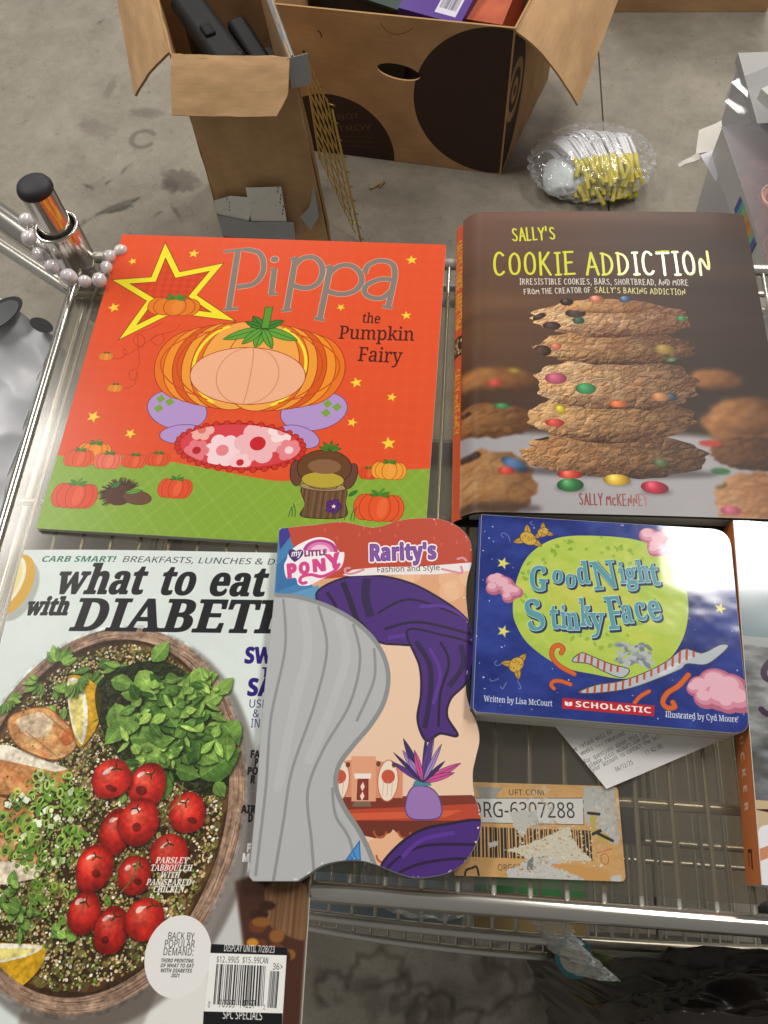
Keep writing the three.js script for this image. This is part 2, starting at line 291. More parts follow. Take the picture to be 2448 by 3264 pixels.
// ---------- books ----------
const paperEdge = grainTexture(128, (u, v) => { const n = clamp(214 + 26 * (hash2(3, v * 128 | 0) - 0.5) + 8 * (hash2(u * 128 | 0, v * 128 | 0) - 0.5)); return [n, n - 3, n - 10]; });
const pages = M({ map: paperEdge, roughness: 0.85 });
const paperWhite = M({ color: 0xd9d6cc, roughness: 0.8 });
function printed(map, o = {}) { return M({ map, roughness: 0.42, specularIntensity: 0.8, ...o }); }
// soft cover: two card covers round a page block; w, h, t in metres, origin at the top left corner on the shelf
function softBook(g, w, h, t, map, o = {}) {
  const lift = o.lift ?? (() => 0), cover = printed(map, o.mat), k = 0.0004;
  part('front_cover', sheet((u, v) => V(u * w, t + lift(u, v), v * h), 24, 24, k), [cover, paperWhite, paperWhite], g);
  const bw = w - 0.0012, bh = h - 0.0014;
  part('page_block', sheet((u, v) => V(0.0004 + u * bw, t - k - 0.00015 + lift(u, v), 0.0007 + v * bh), 16, 16, t - 2 * k - 0.0004), [paperWhite, paperWhite, pages], g);
  part('back_cover', sheet((u, v) => V(u * w, k + 0.0001, v * h), 2, 2, k), [paperWhite, o.back ?? paperWhite, paperWhite], g);
  return g;
}
// ---------- orange picture book ----------
function orangeCover() {
  const K = 5, W = 1260, H = 1260, [c, x] = canvas(W, H, '#e2512a'); x.scale(K, K);
  for (let i = 0; i < 26; i++) { x.fillStyle = 'rgba(255,190,120,0.018)'; x.fillRect(i * 10, 0, 4, 252); x.fillRect(0, i * 10, 252, 4); }
  x.beginPath(); x.moveTo(-5, 260); x.lineTo(-10.4, 198.7); x.lineTo(40.0, 195.2); x.bezierCurveTo(77.7, 195.8, 112.6, 204.0, 149.8, 208.1); x.bezierCurveTo(171.6, 209.3, 199.0, 197.6, 266.3, 191.4); x.lineTo(260, 260); ink(x, '#86a838');
  x.save(); x.clip(); x.globalAlpha = 0.07; x.strokeStyle = '#dff0a0'; for (let i = -20; i < 50; i++) { x.lineWidth = i % 3 ? 0.7 : 2.2; x.beginPath(); x.moveTo(i * 9, 160); x.lineTo(i * 9 + 90, 260); x.moveTo(i * 9 + 90, 160); x.lineTo(i * 9, 260); x.stroke(); } x.restore();
  const pumpkin = (cx, cy, w, h, base, dark = '#9c3312', green = '#4f8a2c') => {
    const ribs = [[-0.34, 0.3], [0.34, 0.3], [-0.18, 0.3], [0.2, 0.3], [0.02, 0.25]];
    for (const [o, r] of ribs) { oval(x, cx + o * w, cy, w * (r - Math.abs(o) * 0.18), h * (0.5 - Math.abs(o) * 0.1), 0); ink(x, base, dark, Math.max(0.22, w * 0.014)); }
    oval(x, cx + w * 0.08, cy, w * 0.12, h * 0.38, 0.1); ink(x, 'rgba(255,170,110,0.22)');
    for (const q of [-2.7, -2.1, -0.9, -0.4]) leaf(x, cx, cy - h * 0.45, w * 0.24, w * 0.06, q + 0.9 * (q < -1.5 ? -0.6 : 0.6), green, '#2c5216', 0.2);
    x.lineWidth = w * 0.06; x.strokeStyle = green; x.lineCap = 'round'; x.beginPath(); x.moveTo(cx, cy - h * 0.44); x.quadraticCurveTo(cx, cy - h * 0.6, cx + w * 0.07, cy - h * 0.66); x.stroke();
  };
  // thin loops of thread
  x.strokeStyle = 'rgba(176,52,22,0.75)'; x.lineWidth = 0.55; curve(x, [50.7, 83.8, 43.7, 89.1, 32.9, 95.8, 32.5, 103.1, 39.3, 106.3, 39.7, 99.1, 34.2, 96.9, 39.9, 118.2, 39.5, 125.3, 35.1, 127.9, 37.2, 134.7, 42.3, 133.3, 40.0, 127.6, 40.6, 139.1, 30.0, 144.2], false); x.stroke();
  curve(x, [63.1, 84.4, 60.3, 90.7, 47.2, 96.3, 45.2, 101.2, 51.0, 104.5, 54.0, 99.6, 50.0, 94.9, 35.8, 108.9, 29.9, 114.0, 26.4, 111.8, 26.9, 109.4, 29.4, 111.7, 26.6, 117.0, 19.8, 118.1], false); x.stroke();
  for (const [a, b, r] of [[14.4, 27.3, 3.6], [60.1, 17.2, 4.5], [10.7, 72.7, 4.8], [227.1, 16.1, 4.6], [178.8, 63.1, 3.4], [227.1, 68.2, 4], [196.8, 128.2, 4.6], [222.4, 138.8, 3.7], [17.7, 166.4, 5], [46.7, 178.2, 4.2], [197.3, 160.6, 3.8], [223.3, 175.5, 5.2]]) { star(x, a, b, r + 0.25, 0.2 + a, '#b8541c'); star(x, a, b, r, 0.2 + a, '#f7d23e'); }
  // big open star
  const S = [37.4, 14.9, 51.9, 39.0, 80.3, 29.8, 67.2, 58.3, 93.6, 76.2, 54.9, 72.4, 26.1, 94.4, 36.8, 63.9, 10.2, 48.0, 34.5, 44.3];
  path(x, S); ink(x, '#da4a25'); x.save(); x.clip();
  for (let i = 0; i < 16; i++) { x.fillStyle = 'rgba(170,40,20,0.16)'; x.fillRect(30 + i * 6, 0, 3, 90); x.fillRect(20, i * 6, 90, 3); } x.restore();
  path(x, S); x.lineJoin = 'miter'; x.miterLimit = 8; x.strokeStyle = '#4a2414'; x.lineWidth = 5.6; x.stroke(); path(x, S); x.strokeStyle = '#f4e02c'; x.lineWidth = 4.7; x.stroke(); x.lineJoin = 'round';
  pumpkin(55.3, 69.1, 34, 17, '#e27a22');
  // title in grey, drawn letters
  const T = (wide, col) => {
    x.strokeStyle = col; x.lineCap = 'butt'; x.lineWidth = wide;
    const line = (a, b, e, f) => { x.beginPath(); x.moveTo(a, b); x.lineTo(e, f); x.stroke(); };
    line(93.9, 12.2, 96.4, 68.6); x.lineWidth = wide * 0.62; line(82.8, 14.3, 100.7, 10.8); line(92.5, 69.8, 103.6, 68.2);
    x.lineWidth = wide * 0.95; curve(x, [99.7, 11.1, 110.3, 14.2, 115.6, 24.2, 115.8, 36.1, 110.3, 45.0, 99.0, 48.1], false); x.stroke();
    line(124.7, 29.1, 125.8, 53.5); x.lineWidth = wide * 0.6; line(123.8, 54.1, 130.6, 52.8); line(121.9, 30.3, 125.0, 28.6); oval(x, 123.4, 20.1, wide * 0.66, wide * 0.66); ink(x, col);
    x.lineWidth = wide; x.strokeStyle = col; line(139.3, 17.8, 139.2, 67.5); x.lineWidth = wide * 0.6; line(135.3, 68.7, 143.1, 66.8); line(135.4, 19.6, 140.1, 17.2);
    x.lineWidth = wide * 0.95; curve(x, [139.2, 25.8, 144.8, 18.1, 152.9, 16.7, 159.6, 23.6, 161.3, 34.0, 157.9, 43.3, 149.6, 46.7, 140.0, 44.1], false); x.stroke();
    x.lineWidth = wide; line(166.8, 25.1, 164.6, 74.7); x.lineWidth = wide * 0.6; line(160.5, 73.9, 168.7, 75.7); line(163.2, 26.3, 167.5, 24.0);
    x.lineWidth = wide * 0.95; curve(x, [166.4, 32.5, 172.5, 24.9, 181.6, 23.4, 189.0, 29.4, 191.6, 38.6, 187.2, 47.5, 177.5, 51.1, 166.3, 48.5], false); x.stroke();
    curve(x, [193.2, 30.2, 195.3, 22.3, 203.7, 17.7, 212.7, 20.4, 215.7, 30.3, 214.8, 45.7, 213.3, 60.9], false); x.stroke(); x.lineWidth = wide * 0.6; line(208.9, 60.6, 216.9, 62.2);
    x.lineWidth = wide * 0.9; curve(x, [215.2, 36.0, 206.2, 35.4, 197.0, 40.4, 194.4, 47.2, 198.9, 52.6, 207.8, 53.2, 214.0, 46.3], false); x.stroke();
  };
  T(5.3, '#f0b9a0'); T(4.6, '#857b72');
  for (const [t, a, b, e, f, h] of [['the', 195.4, 76.1, 208.7, 76.4, 8.6], ['Pumpkin', 179.9, 91.4, 234.3, 90.5, 11.5], ['Fairy', 195.5, 109.9, 226.9, 110.1, 12]]) setType(x, t, '# serif', a, b, e, f, h, { fill: '#4c1c12', strokes: [['#4c1c12', 0.3]] });
  // pale petals, big striped pumpkin, flowered cushion
  for (const [a, b, rx, ry, q] of [[75.3, 157.4, 22, 15, 0.3], [170.3, 153.0, 23, 15.5, -0.25], [83.3, 176.5, 16, 7.5, -0.1], [162.4, 173.9, 15, 8, 0.3]]) { oval(x, a, b, rx, ry, q); ink(x, '#b494cc', '#5c3a62', 0.45); }
  x.fillStyle = '#7ea23c'; for (const [a, b] of [[62.0, 149.2], [69.0, 151.5], [62.1, 157.0], [178.9, 146.6], [185.6, 148.9], [178.7, 154.1]]) for (let i = 0; i < 4; i++) { oval(x, a + Math.cos(i * 1.57) * 1.6, b + Math.sin(i * 1.57) * 1.6, 1.5, 1.5); x.fill(); }
  const ribs = [];
  for (const o of [1, 0.84, 0.68, 0.52, 0.36, 0.2]) for (const s of [-1, 1]) ribs.push([o, s]);
  const [PX, PY] = [119.8, 117.5];
  ribs.forEach(([o, s], i) => { oval(x, PX + s * o * 43, PY + o * 1.5, 27 - o * 2, 38 - o * o * 8, 0); ink(x, ['#e8741f', '#f08f26', '#d9591c', '#ef9a34', '#e2701e', '#f0a54a'][i >> 1], '#8c2f10', 0.5); });
  for (const s of [-1, 1]) for (const o of [34, 46, 58]) { x.beginPath(); x.ellipse(PX + s * 6, PY, o, 36 - (o - 34) * 0.2, 0, s > 0 ? -1.15 : Math.PI - 1.15, s > 0 ? 1.15 : Math.PI + 1.15); x.strokeStyle = o === 34 ? '#f5e038' : '#c74a18'; x.lineWidth = o === 34 ? 2.2 : 0.9; x.stroke(); }
  oval(x, PX, PY + 9, 41, 24); ink(x, '#efb08a', '#8c2f10', 0.5);
  for (const o of [-20, 0, 20]) { x.beginPath(); x.ellipse(PX, PY + 9, Math.abs(o) + 2, 24, 0, o < 0 ? 1.57 : -1.57, o < 0 ? 4.71 : 1.57); x.strokeStyle = 'rgba(196,106,60,0.8)'; x.lineWidth = 0.5; x.stroke(); }
  const G = [124.7, 85.0];
  for (const [q, l, w] of [[2.75, 30, 6], [0.35, 28, 6], [1.75, 18, 6], [1.1, 20, 5], [2.3, 20, 5]]) leaf(x, G[0], G[1], l, w, q, '#63a038', '#2a4d18', 0.5);
  for (const [q, l, w] of [[-2.3, 14, 5], [-0.5, 16, 5], [3.5, 15, 4]]) leaf(x, G[0], G[1], l, w, q, '#3f7f2e', '#1f3d14', 0.5);
  path(x, [123.3, 85.1, 123.2, 65.8, 128.8, 65.5, 128.6, 84.8]); ink(x, '#5c9632', '#2a4d18', 0.5);
  const D = [123.9, 183.6]; oval(x, ...D, 43, 18); ink(x, '#c92a26', '#5a140e', 0.5);
  for (let i = 0; i < 34; i++) { const q = i / 34 * 6.283; oval(x, D[0] + Math.cos(q) * 43, D[1] + Math.sin(q) * 18, 2.2, 2.2); ink(x, '#cf3226', '#5a140e', 0.3); }
  oval(x, D[0], D[1] - 0.5, 41, 16.4); ink(x, '#d8424a'); x.save(); x.clip();
  const flower = (a, b, r, f, m) => { for (let i = 0; i < 6; i++) { oval(x, a + Math.cos(i * 1.05) * r * 0.66, b + Math.sin(i * 1.05) * r * 0.66, r * 0.42, r * 0.42); ink(x, f); } oval(x, a, b, r * 0.36, r * 0.36); ink(x, m); };
  flower(112.5, 187.4, 12, '#f6d3d8', '#e9838c'); flower(135.6, 180.8, 15, '#f0b6bb', '#c9252c'); flower(150.7, 170.4, 9, '#f7dcd8', '#e59aa0'); flower(95.7, 172.5, 8, '#f0b0a8', '#e07468'); flower(157.4, 184.7, 8, '#e8868c', '#f6d3d8'); flower(95.0, 188.5, 8, '#e57880', '#b71f24'); flower(126.0, 196.0, 7, '#f6c9cc', '#c9252c');
  x.restore();
  for (const [a, b, w, h, q] of [[24.8, 194.9, 21, 17, '#ee8d24'], [15.4, 199.0, 18, 13.5, '#e2562c'], [36.1, 200.0, 17, 12.5, '#e87058'], [54.2, 199.3, 14.5, 10.5, '#e2562a'], [69.8, 196.9, 14.5, 10.5, '#df5128'], [19.8, 227.0, 27, 19, '#de4a28'], [86.1, 217.8, 20, 15, '#e0502a'], [221.1, 223.3, 28, 20, '#e4572b'], [212.0, 199.0, 10.5, 9, '#dd4d28'], [225.3, 196.1, 20, 13.5, '#eda034'], [15.0, 116.5, 9, 7, '#e88a2a'], [27.6, 142.5, 9.5, 7, '#e88a2a']]) pumpkin(a, b, w, h, q);
  // brown bush, tree stump with acorn and flower
  { const [a, b] = [51.0, 222.0]; x.strokeStyle = '#4a2c1c'; x.lineWidth = 0.55; for (let i = 0; i < 260; i++) { const q = rr(2.2, 5.6), r = rr(6, 15.5); x.strokeStyle = ['#4a2c1c', '#5d3824', '#38200f'][i % 3]; x.beginPath(); x.moveTo(a + Math.cos(q) * r * 0.5, b + Math.sin(q) * r * 0.45 + 2); x.lineTo(a + Math.cos(q) * r, b + Math.sin(q) * r * 0.8 + 2); x.stroke(); } oval(x, a - 1, b + 3, 9, 7.5); ink(x, '#553220'); oval(x, a + 11, b + 4, 10, 5, 0.12); ink(x, '#6b4630', '#38200f', 0.35); leaf(x, a - 8, b - 2, 8, 2.6, -0.7, '#3f7f3a', '#1f3d14'); leaf(x, a + 2, b + 1, 12, 2.4, -0.2, '#6aa244', '#2a4d18'); }
  { const P = [170.6, 211.4, 196.7, 209.8, 199.4, 221.4, 199.4, 231.6, 172.8, 232.8, 173.5, 224.0]; curve(x, P); ink(x, '#6f4f38', '#38230f', 0.6); x.save(); x.clip(); x.lineWidth = 0.5; for (let i = 0; i < 16; i++) { x.strokeStyle = i % 2 ? '#4e3422' : '#8a6648'; const u = [169.9, 210.4][0] + i * 2.1; x.beginPath(); x.moveTo(u, 195); x.bezierCurveTo(u + rr(-2, 2), 205, u + rr(-2, 2), 215, u, 235); x.stroke(); } x.restore(); oval(x, 183.6, 210.6, 15.4, 3.2); ink(x, '#a58a62', '#4e3422', 0.5); oval(x, 183.6, 210.6, 9, 1.8); x.stroke(); oval(x, 183.6, 210.6, 4, 0.9); x.stroke(); leaf(x, 200.9, 216.4, 7, 2, -0.7, '#3f7f3a', '#1f3d14'); }
  { const [a, b] = [182.7, 197.6]; for (const s of [-1, 1]) { oval(x, a + s * 18, b + 4, 4.2, 9.5, s * 0.15); ink(x, '#6b4436', '#331c10', 0.45); } oval(x, a, b - 1, 18, 13.5); ink(x, '#6a4428', '#331c10', 0.5); oval(x, a, b + 8, 14, 6); ink(x, '#b9a238', '#331c10', 0.3); oval(x, a, b - 2, 11, 5.5); ink(x, '#8a6242'); for (const q of [-2.8, -2.2, -1.5, -0.8, -0.3]) leaf(x, a + 2, b - 14, 8, 2, q, '#4f8a2c', '#24441a', 0.3); }
  { const [a, b] = [192.1, 224.4]; for (let i = 0; i < 5; i++) { oval(x, a + Math.cos(i * 1.257) * 3, b + Math.sin(i * 1.257) * 3, 2.4, 2.4); ink(x, '#5c2a78', '#2f1242', 0.3); } star(x, a, b, 1.8, 0, '#f6e9c0'); x.strokeStyle = '#2f5a32'; x.lineWidth = 0.5; for (const u of [-28, -26, -24, -18, -12, -6, 2, 8, 12, 14]) { x.beginPath(); x.moveTo(a + u, b + 9); x.quadraticCurveTo(a + u, b + 3, a + u + rr(-3, 3), b + rr(-2, 4)); x.stroke(); } }
  speckle(x, W, H, 7);
  return asMap(c);
}
{
  const g = thing('picture_book', 'square orange paperback picture book with pumpkins and grey lettering, beside the pearl string', 'book', [-0.2558, SH + 0.002, -0.4462], -0.018);
  softBook(g, 0.25, 0.25, 0.004, orangeCover(), { mat: { roughness: 0.3, specularIntensity: 0.4 }, lift: (u, v) => 0.0016 * Math.pow(1 - u, 3) * Math.sin(v * 5) + 0.0012 * v * v });
}

// ---------- cookbook ----------
// a biscuit as it is printed on the jacket: ragged outline, crumbs, sweets
function biscuit(x, cx, cy, rx, ry, o = {}) {
  const tone = o.tone ?? [196, 146, 96], dark = o.dark ?? [70, 42, 24], pts = [], n = 46;
  for (let i = 0; i < n; i++) { const q = i / n * 6.283, sq = 0.92; const ex = Math.sign(Math.cos(q)) * Math.pow(Math.abs(Math.cos(q)), sq), ey = Math.sign(Math.sin(q)) * Math.pow(Math.abs(Math.sin(q)), sq + 0.1), w = rr(0.94, 1.05); pts.push(cx + ex * rx * w, cy + ey * ry * w); }
  x.save(); curve(x, pts); ink(x, css(mix(dark, tone, 0.25))); x.clip();
  const k = 6, bw = Math.ceil(rx * 2.2 * k), bh = Math.ceil(ry * 2.2 * k), [cc, y] = canvas(bw, bh), im = y.createImageData(bw, bh), d = im.data, H = new Float32Array(bw * bh), gs = 1 / (o.grain ?? 1), off = cx * 3.1 + cy * 1.7;
  for (let b = 0, n = 0; b < bh; b++) for (let a = 0; a < bw; a++, n++) {
    const mx = a / k, my = b / k, u = (mx / rx) - 1.1, v = (my / ry) - 1.1, wx = mx * gs + off, wy = my * gs * 1.25 + off * 0.7;
    const warp = fbm(wx / 3, wy / 3, 2) * 2.4, lump = Math.abs(fbm(wx / 6.5 + warp * 0.35, wy / 6.5 - warp * 0.2, 3) - 0.5) * 2, fine = Math.abs(fbm(wx / 1.7 + 9, wy / 1.7 + warp, 3) - 0.5) * 2;
    H[n] = 3.2 * Math.sqrt(Math.max(0, 1 - Math.min(1, v * v))) + 5.2 * Math.pow(Math.min(1, lump * 1.5), 0.7) + 1.1 * Math.pow(Math.min(1, fine * 1.4), 0.8) + 0.5 * noise2(wx * 2.2, wy * 2.2);
  }
  for (let b = 0, n = 0; b < bh; b++) for (let a = 0; a < bw; a++, n++) {
    const u = (a / k / rx) - 1.1, v = (b / k / ry) - 1.1, gx = (H[Math.min(n + 2, H.length - 1)] - H[Math.max(n - 2, 0)]), gy = (H[Math.min(n + 2 * bw, H.length - 1)] - H[Math.max(n - 2 * bw, 0)]);
    const left = 0.5 - u * 0.5, lit = (0.22 + 0.7 * left) * (1 - 0.55 * Math.max(0, v) ** 2) + (gx * 0.13 + gy * 0.17) * (0.45 + 0.5 * left) + 0.05 * (H[n] - 6.2), t = Math.max(0, Math.min(1.15, lit)), hue = fbm(a / 40 + off, b / 40, 2);
    const e = mix(dark, [tone[0], tone[1] * (0.92 + 0.14 * hue), tone[2] * (0.82 + 0.3 * hue)], t); d[n * 4] = clamp(e[0]); d[n * 4 + 1] = clamp(e[1]); d[n * 4 + 2] = clamp(e[2]); d[n * 4 + 3] = 255;
  }
  y.putImageData(im, 0, 0); x.drawImage(cc, cx - rx * 1.1, cy - ry * 1.1, rx * 2.2, ry * 2.2);
  for (const [a, b, w, h, c, q] of o.bits ?? []) { oval(x, a, b, w, h, q ?? 0); const g = x.createRadialGradient(a - w * 0.3, b - h * 0.4, 0.2, a, b, w); g.addColorStop(0, css(c.map((t) => t + 50))); g.addColorStop(1, css(c.map((t) => t * 0.75))); x.fillStyle = g; x.fill(); }
  x.restore();
}
function cookbookCover() {
  const K = 6, W = 1212, H = 1470, [c, x] = canvas(W, H, '#4d392d'); x.scale(K, K);
  { // dim wood behind, pale cloth in front
    const im = x.createImageData(W, H), d = im.data;
    for (let j = 0, o = 0; j < H; j++) for (let i = 0; i < W; i++, o += 4) {
      const u = i / W, v = j / H, n = fbm(u * 1.2 + 3, v * 9 + 1, 3) - 0.5, glow = Math.exp(-((u - 0.1) ** 2 / 0.12 + (v - 0.42) ** 2 / 0.05)), top = Math.exp(-((v - 0.02) ** 2) / 0.08) * (1 - 0.6 * u);
      const k = 1 + n * 0.5, side = 1 - 0.35 * Math.max(0, u - 0.45);
      let r = (70 + 44 * glow + 34 * top) * k * side, g = (51 + 28 * glow + 27 * top) * k * side, b = (41 + 14 * glow + 24 * top) * k * side;
      const t = Math.max(0, Math.min(1, (v - 0.755 - 0.02 * (fbm(u * 5, 3) - 0.5)) / 0.03)), m = 172 - 26 * Math.abs(u - 0.45) + 12 * (fbm(u * 7, v * 7) - 0.5), q = t * t * (3 - 2 * t);
      r += (m - r) * q; g += (m * 0.975 - g) * q; b += (m * 0.985 - b) * q;
      d[o] = clamp(r); d[o + 1] = clamp(g); d[o + 2] = clamp(b); d[o + 3] = 255;
    }
    x.putImageData(im, 0, 0);
  }
  const R = [196, 50, 38], G = [40, 120, 62], B = [52, 84, 128], Y = [226, 190, 40], C = [48, 26, 18], Pk = [176, 70, 96], Or = [222, 92, 36];
  blurLayer(x, K, 9, (y) => { // out of focus behind
    biscuit(y, 19.9, 147.9, 30, 9, { tone: [206, 142, 84], bits: [[21.9, 151.1, 5, 2.4, R], [34.8, 140.3, 4, 2, Y]] });
    biscuit(y, 164.0, 146.0, 17, 8, { tone: [190, 126, 70], dark: [60, 34, 18] });
    biscuit(y, 188.1, 181.3, 36, 22, { tone: [176, 120, 72], dark: [52, 30, 18], bits: [[187.5, 168.3, 5, 3, C]] }); biscuit(y, 179.1, 173.9, 22, 14, { tone: [190, 132, 78], dark: [58, 32, 18] });
  }, W, H);
  blurLayer(x, K, 4.5, (y) => {
    biscuit(y, 18.4, 179.7, 28, 13, { tone: [178, 126, 76], bits: [[26.4, 168.6, 5, 2.2, G], [2.5, 173.1, 4, 2, C]] });
    biscuit(y, 180.3, 200.7, 26, 12, { tone: [120, 78, 46], dark: [40, 24, 14] }); biscuit(y, 179.1, 234.8, 26, 21, { tone: [198, 150, 108], dark: [110, 66, 42], bits: [[161.6, 240.1, 6, 3, Pk], [156.5, 222.9, 5, 3, [120, 80, 30]]] });
    oval(y, 155.0, 194.0, 7, 2.4); ink(y, '#b34034'); oval(y, 158.8, 213.6, 6, 2.4); ink(y, '#3d6b45');
    biscuit(y, 15.6, 225.3, 31, 24, { tone: [214, 166, 112], dark: [96, 58, 32], grain: 1.6, bits: [[33.5, 211.7, 9, 4, B, 0.5], [28.4, 216.3, 5, 3, R], [4.7, 205.1, 8, 4, C]] });
  }, W, H);
  blurLayer(x, K, 8, (y) => { for (const [a, b, w, h] of [[95.3, 216.0, 62, 4], [67.1, 228.1, 9, 2], [119.0, 228.8, 9, 2], [96.6, 223.1, 8, 2], [21.8, 242.0, 28, 4]]) { oval(y, a, b, w, h); ink(y, 'rgba(50,42,44,0.6)'); } }, W, H);
  biscuit(x, 95.5, 203.6, 57, 16.5, { lumps: 700, tone: [196, 146, 98], dark: [46, 28, 18], bits: [[49.4, 192.0, 6, 2.4, C], [123.4, 208.7, 5, 3, [70, 84, 46]]] });
  biscuit(x, 94.8, 176.5, 53, 18.5, { lumps: 760, tone: [222, 176, 122], dark: [58, 32, 18], bits: [[63.2, 171.0, 3, 4.5, Y, -0.5], [59.5, 181.1, 6, 3, R]] });
  biscuit(x, 100.5, 150.4, 53, 21, { lumps: 900, tone: [234, 190, 140], dark: [62, 36, 22], bits: [[61.5, 147.1, 7, 4.6, Pk], [80.4, 154.8, 6.6, 4.4, [44, 130, 70]], [100.1, 166.3, 5.5, 2.4, Or], [133.8, 160.1, 4, 3.4, [44, 62, 84]], [127.3, 160.3, 6, 3.4, [176, 110, 58]]] });
  biscuit(x, 101.2, 121.7, 52, 14, { lumps: 640, tone: [212, 164, 112], dark: [56, 30, 18], bits: [[53.5, 125.0, 6, 4.5, C], [133.5, 122.8, 7, 4, [140, 110, 40]], [138.6, 131.9, 5.5, 2.4, [52, 92, 50]], [62.5, 121.4, 4, 2.6, [196, 100, 70]]] });
  biscuit(x, 100.2, 97.7, 53, 15.5, { lumps: 860, tone: [238, 196, 146], dark: [74, 38, 22], bits: [[52.4, 96.6, 5, 2.4, C, -0.5], [60.4, 104.3, 6, 3.6, C], [76.9, 93.6, 7, 3.6, C], [78.6, 99.7, 4, 3, [36, 70, 50]], [147.5, 97.0, 3.4, 2.2, G]] });
  biscuit(x, 98.8, 87.1, 32, 6, { lumps: 260, tone: [218, 166, 112], dark: [96, 58, 32] });
  const sweet = (a, b, w, h, col, q = 0) => { oval(x, a, b, w, h, q); const g = x.createRadialGradient(a - w * 0.3, b - h * 0.5, 0.3, a, b, w * 1.05); g.addColorStop(0, css(col.map((t) => t + 70))); g.addColorStop(0.45, css(col)); g.addColorStop(1, css(col.map((t) => t * 0.55))); x.fillStyle = g; x.fill(); };
  sweet(111.1, 81.1, 4.3, 2.9, [66, 92, 122], -0.2); sweet(91.5, 81.0, 5, 2.8, [206, 116, 90]); sweet(71.3, 83.9, 4.6, 3.2, C);
  sweet(67.5, 218.4, 8, 2.9, [196, 62, 44]); sweet(67.2, 225.6, 8.2, 4.6, [46, 116, 58], -0.05); sweet(95.6, 221.4, 8.3, 3.9, [216, 170, 48]); sweet(118.0, 226.0, 8.3, 4.4, [178, 36, 58], 0.08);
  // lettering
  const yellow = '#dcdc30';
  handLetters(x, "SALLY'S", 35.6, 28.6, 66.3, 26.8, 12, 1.25, yellow);
  handLetters(x, 'COOKIE ADDICTION', 21.8, 60.1, 172.6, 58.7, 20.5, 1.8, yellow);
  handLetters(x, 'IRRESISTIBLE COOKIES, BARS, SHORTBREAD, AND MORE', 39.7, 68.4, 155.4, 68.3, 5.1, 0.52, '#e6dfd2');
  handLetters(x, 'FROM THE CREATOR OF', 42.5, 77.2, 88.6, 75.6, 4.6, 0.5, '#e6dfd2'); handLetters(x, "SALLY'S BAKING ADDICTION", 90.9, 75.5, 152.4, 76.7, 5, 0.52, '#ece39a');
  handLetters(x, 'SALLY McKENNEY', 72.2, 238.9, 113.0, 238.9, 7.6, 0.8, '#8c3a38');
  speckle(x, W, H, 8);
  // varnish lies on the lettering only
  const [vc, v] = canvas(W, H, '#000'); v.scale(K, K); const keep = seed;
  handLetters(v, "SALLY'S", 35.6, 28.6, 66.3, 26.8, 12, 1.25, '#fff'); handLetters(v, 'COOKIE ADDICTION', 21.8, 60.1, 172.6, 58.7, 20.5, 1.8, '#fff'); handLetters(v, 'SALLY McKENNEY', 72.2, 238.9, 113.0, 238.9, 7.6, 0.8, '#fff');
  seed = keep;
  const vt = new THREE.CanvasTexture(vc); vt.magFilter = THREE.LinearFilter;
  return [asMap(c), vt];
}
{
  const g = thing('cookbook', 'hardback cookbook with a stack of cookies on its dark brown jacket and an orange spine', 'book', [0.0061, SH + 0.002, -0.4553], 0.018);
  const w = 0.2005, h = 0.2435, t = 0.023, [map, varnish] = cookbookCover();
  const jacket = M({ map, roughness: 0.4, specularIntensity: 0.28, clearcoat: 1, clearcoatMap: varnish, clearcoatRoughness: 0.12 });
  const board = M({ color: 0x2c211b, roughness: 0.5 }), orange = '#dd5a2c';
  const roll = (u) => -0.0085 * Math.pow(Math.max(0, 1 - u / 0.075), 2.2); // the jacket turns down over the hinge
  const bow = (u, v) => roll(u) + 0.0012 * Math.sin(u * 3.14) - 0.0015 * Math.max(0, u - 0.9) * 10 * Math.max(0, 0.15 - v) * 6;
  part('front_cover', sheet((u, v) => V(u * w, t + bow(u, v), v * h), 48, 30, 0.0028), [jacket, board, board], g);
  part('back_cover', sheet((u, v) => V(-0.004 + u * (w + 0.004), 0.0029, v * h), 2, 2, 0.0028), [board, board, board], g);
  part('page_block', new THREE.BoxGeometry(w - 0.010, 0.0150, h - 0.008), pages, g, [w / 2 + 0.0015, 0.0106, h / 2]);
  const [sc, s] = canvas(1024, 96, orange);
  s.fillStyle = '#3a241a'; s.fillRect(430, 0, 70, 96); for (let i = 0; i < 40; i++) { s.fillStyle = ['#c99a62', '#8c5c34', '#e0c090'][i % 3]; oval(s, rr(440, 492), rr(20, 76), rr(2, 7), rr(2, 6)); s.fill(); }
  s.save(); s.translate(0, 0); handLetters(s, "SALLY'S COOKIE ADDICTION", 60, 70, 400, 70, 44, 4, '#e8c23a'); handLetters(s, 'SALLY McKENNEY', 545, 66, 760, 66, 36, 3.4, '#e8c23a'); s.restore();
  const spineMap = asMap(sc); spineMap.center.set(0.5, 0.5);
  const sp = sheet((u, v) => { const q = -0.25 + v * 1.95; return V(0.0006 - Math.sin(Math.min(q, 1.6)) * 0.0052 + 0.0046 * Math.max(0, 0.4 - v), 0.001 + (1 - v) * (t - 0.0095), u * h); }, 40, 12, 0.0008);
  part('spine', sp, [M({ map: spineMap, roughness: 0.4, side: THREE.DoubleSide }), board, board], g);
}

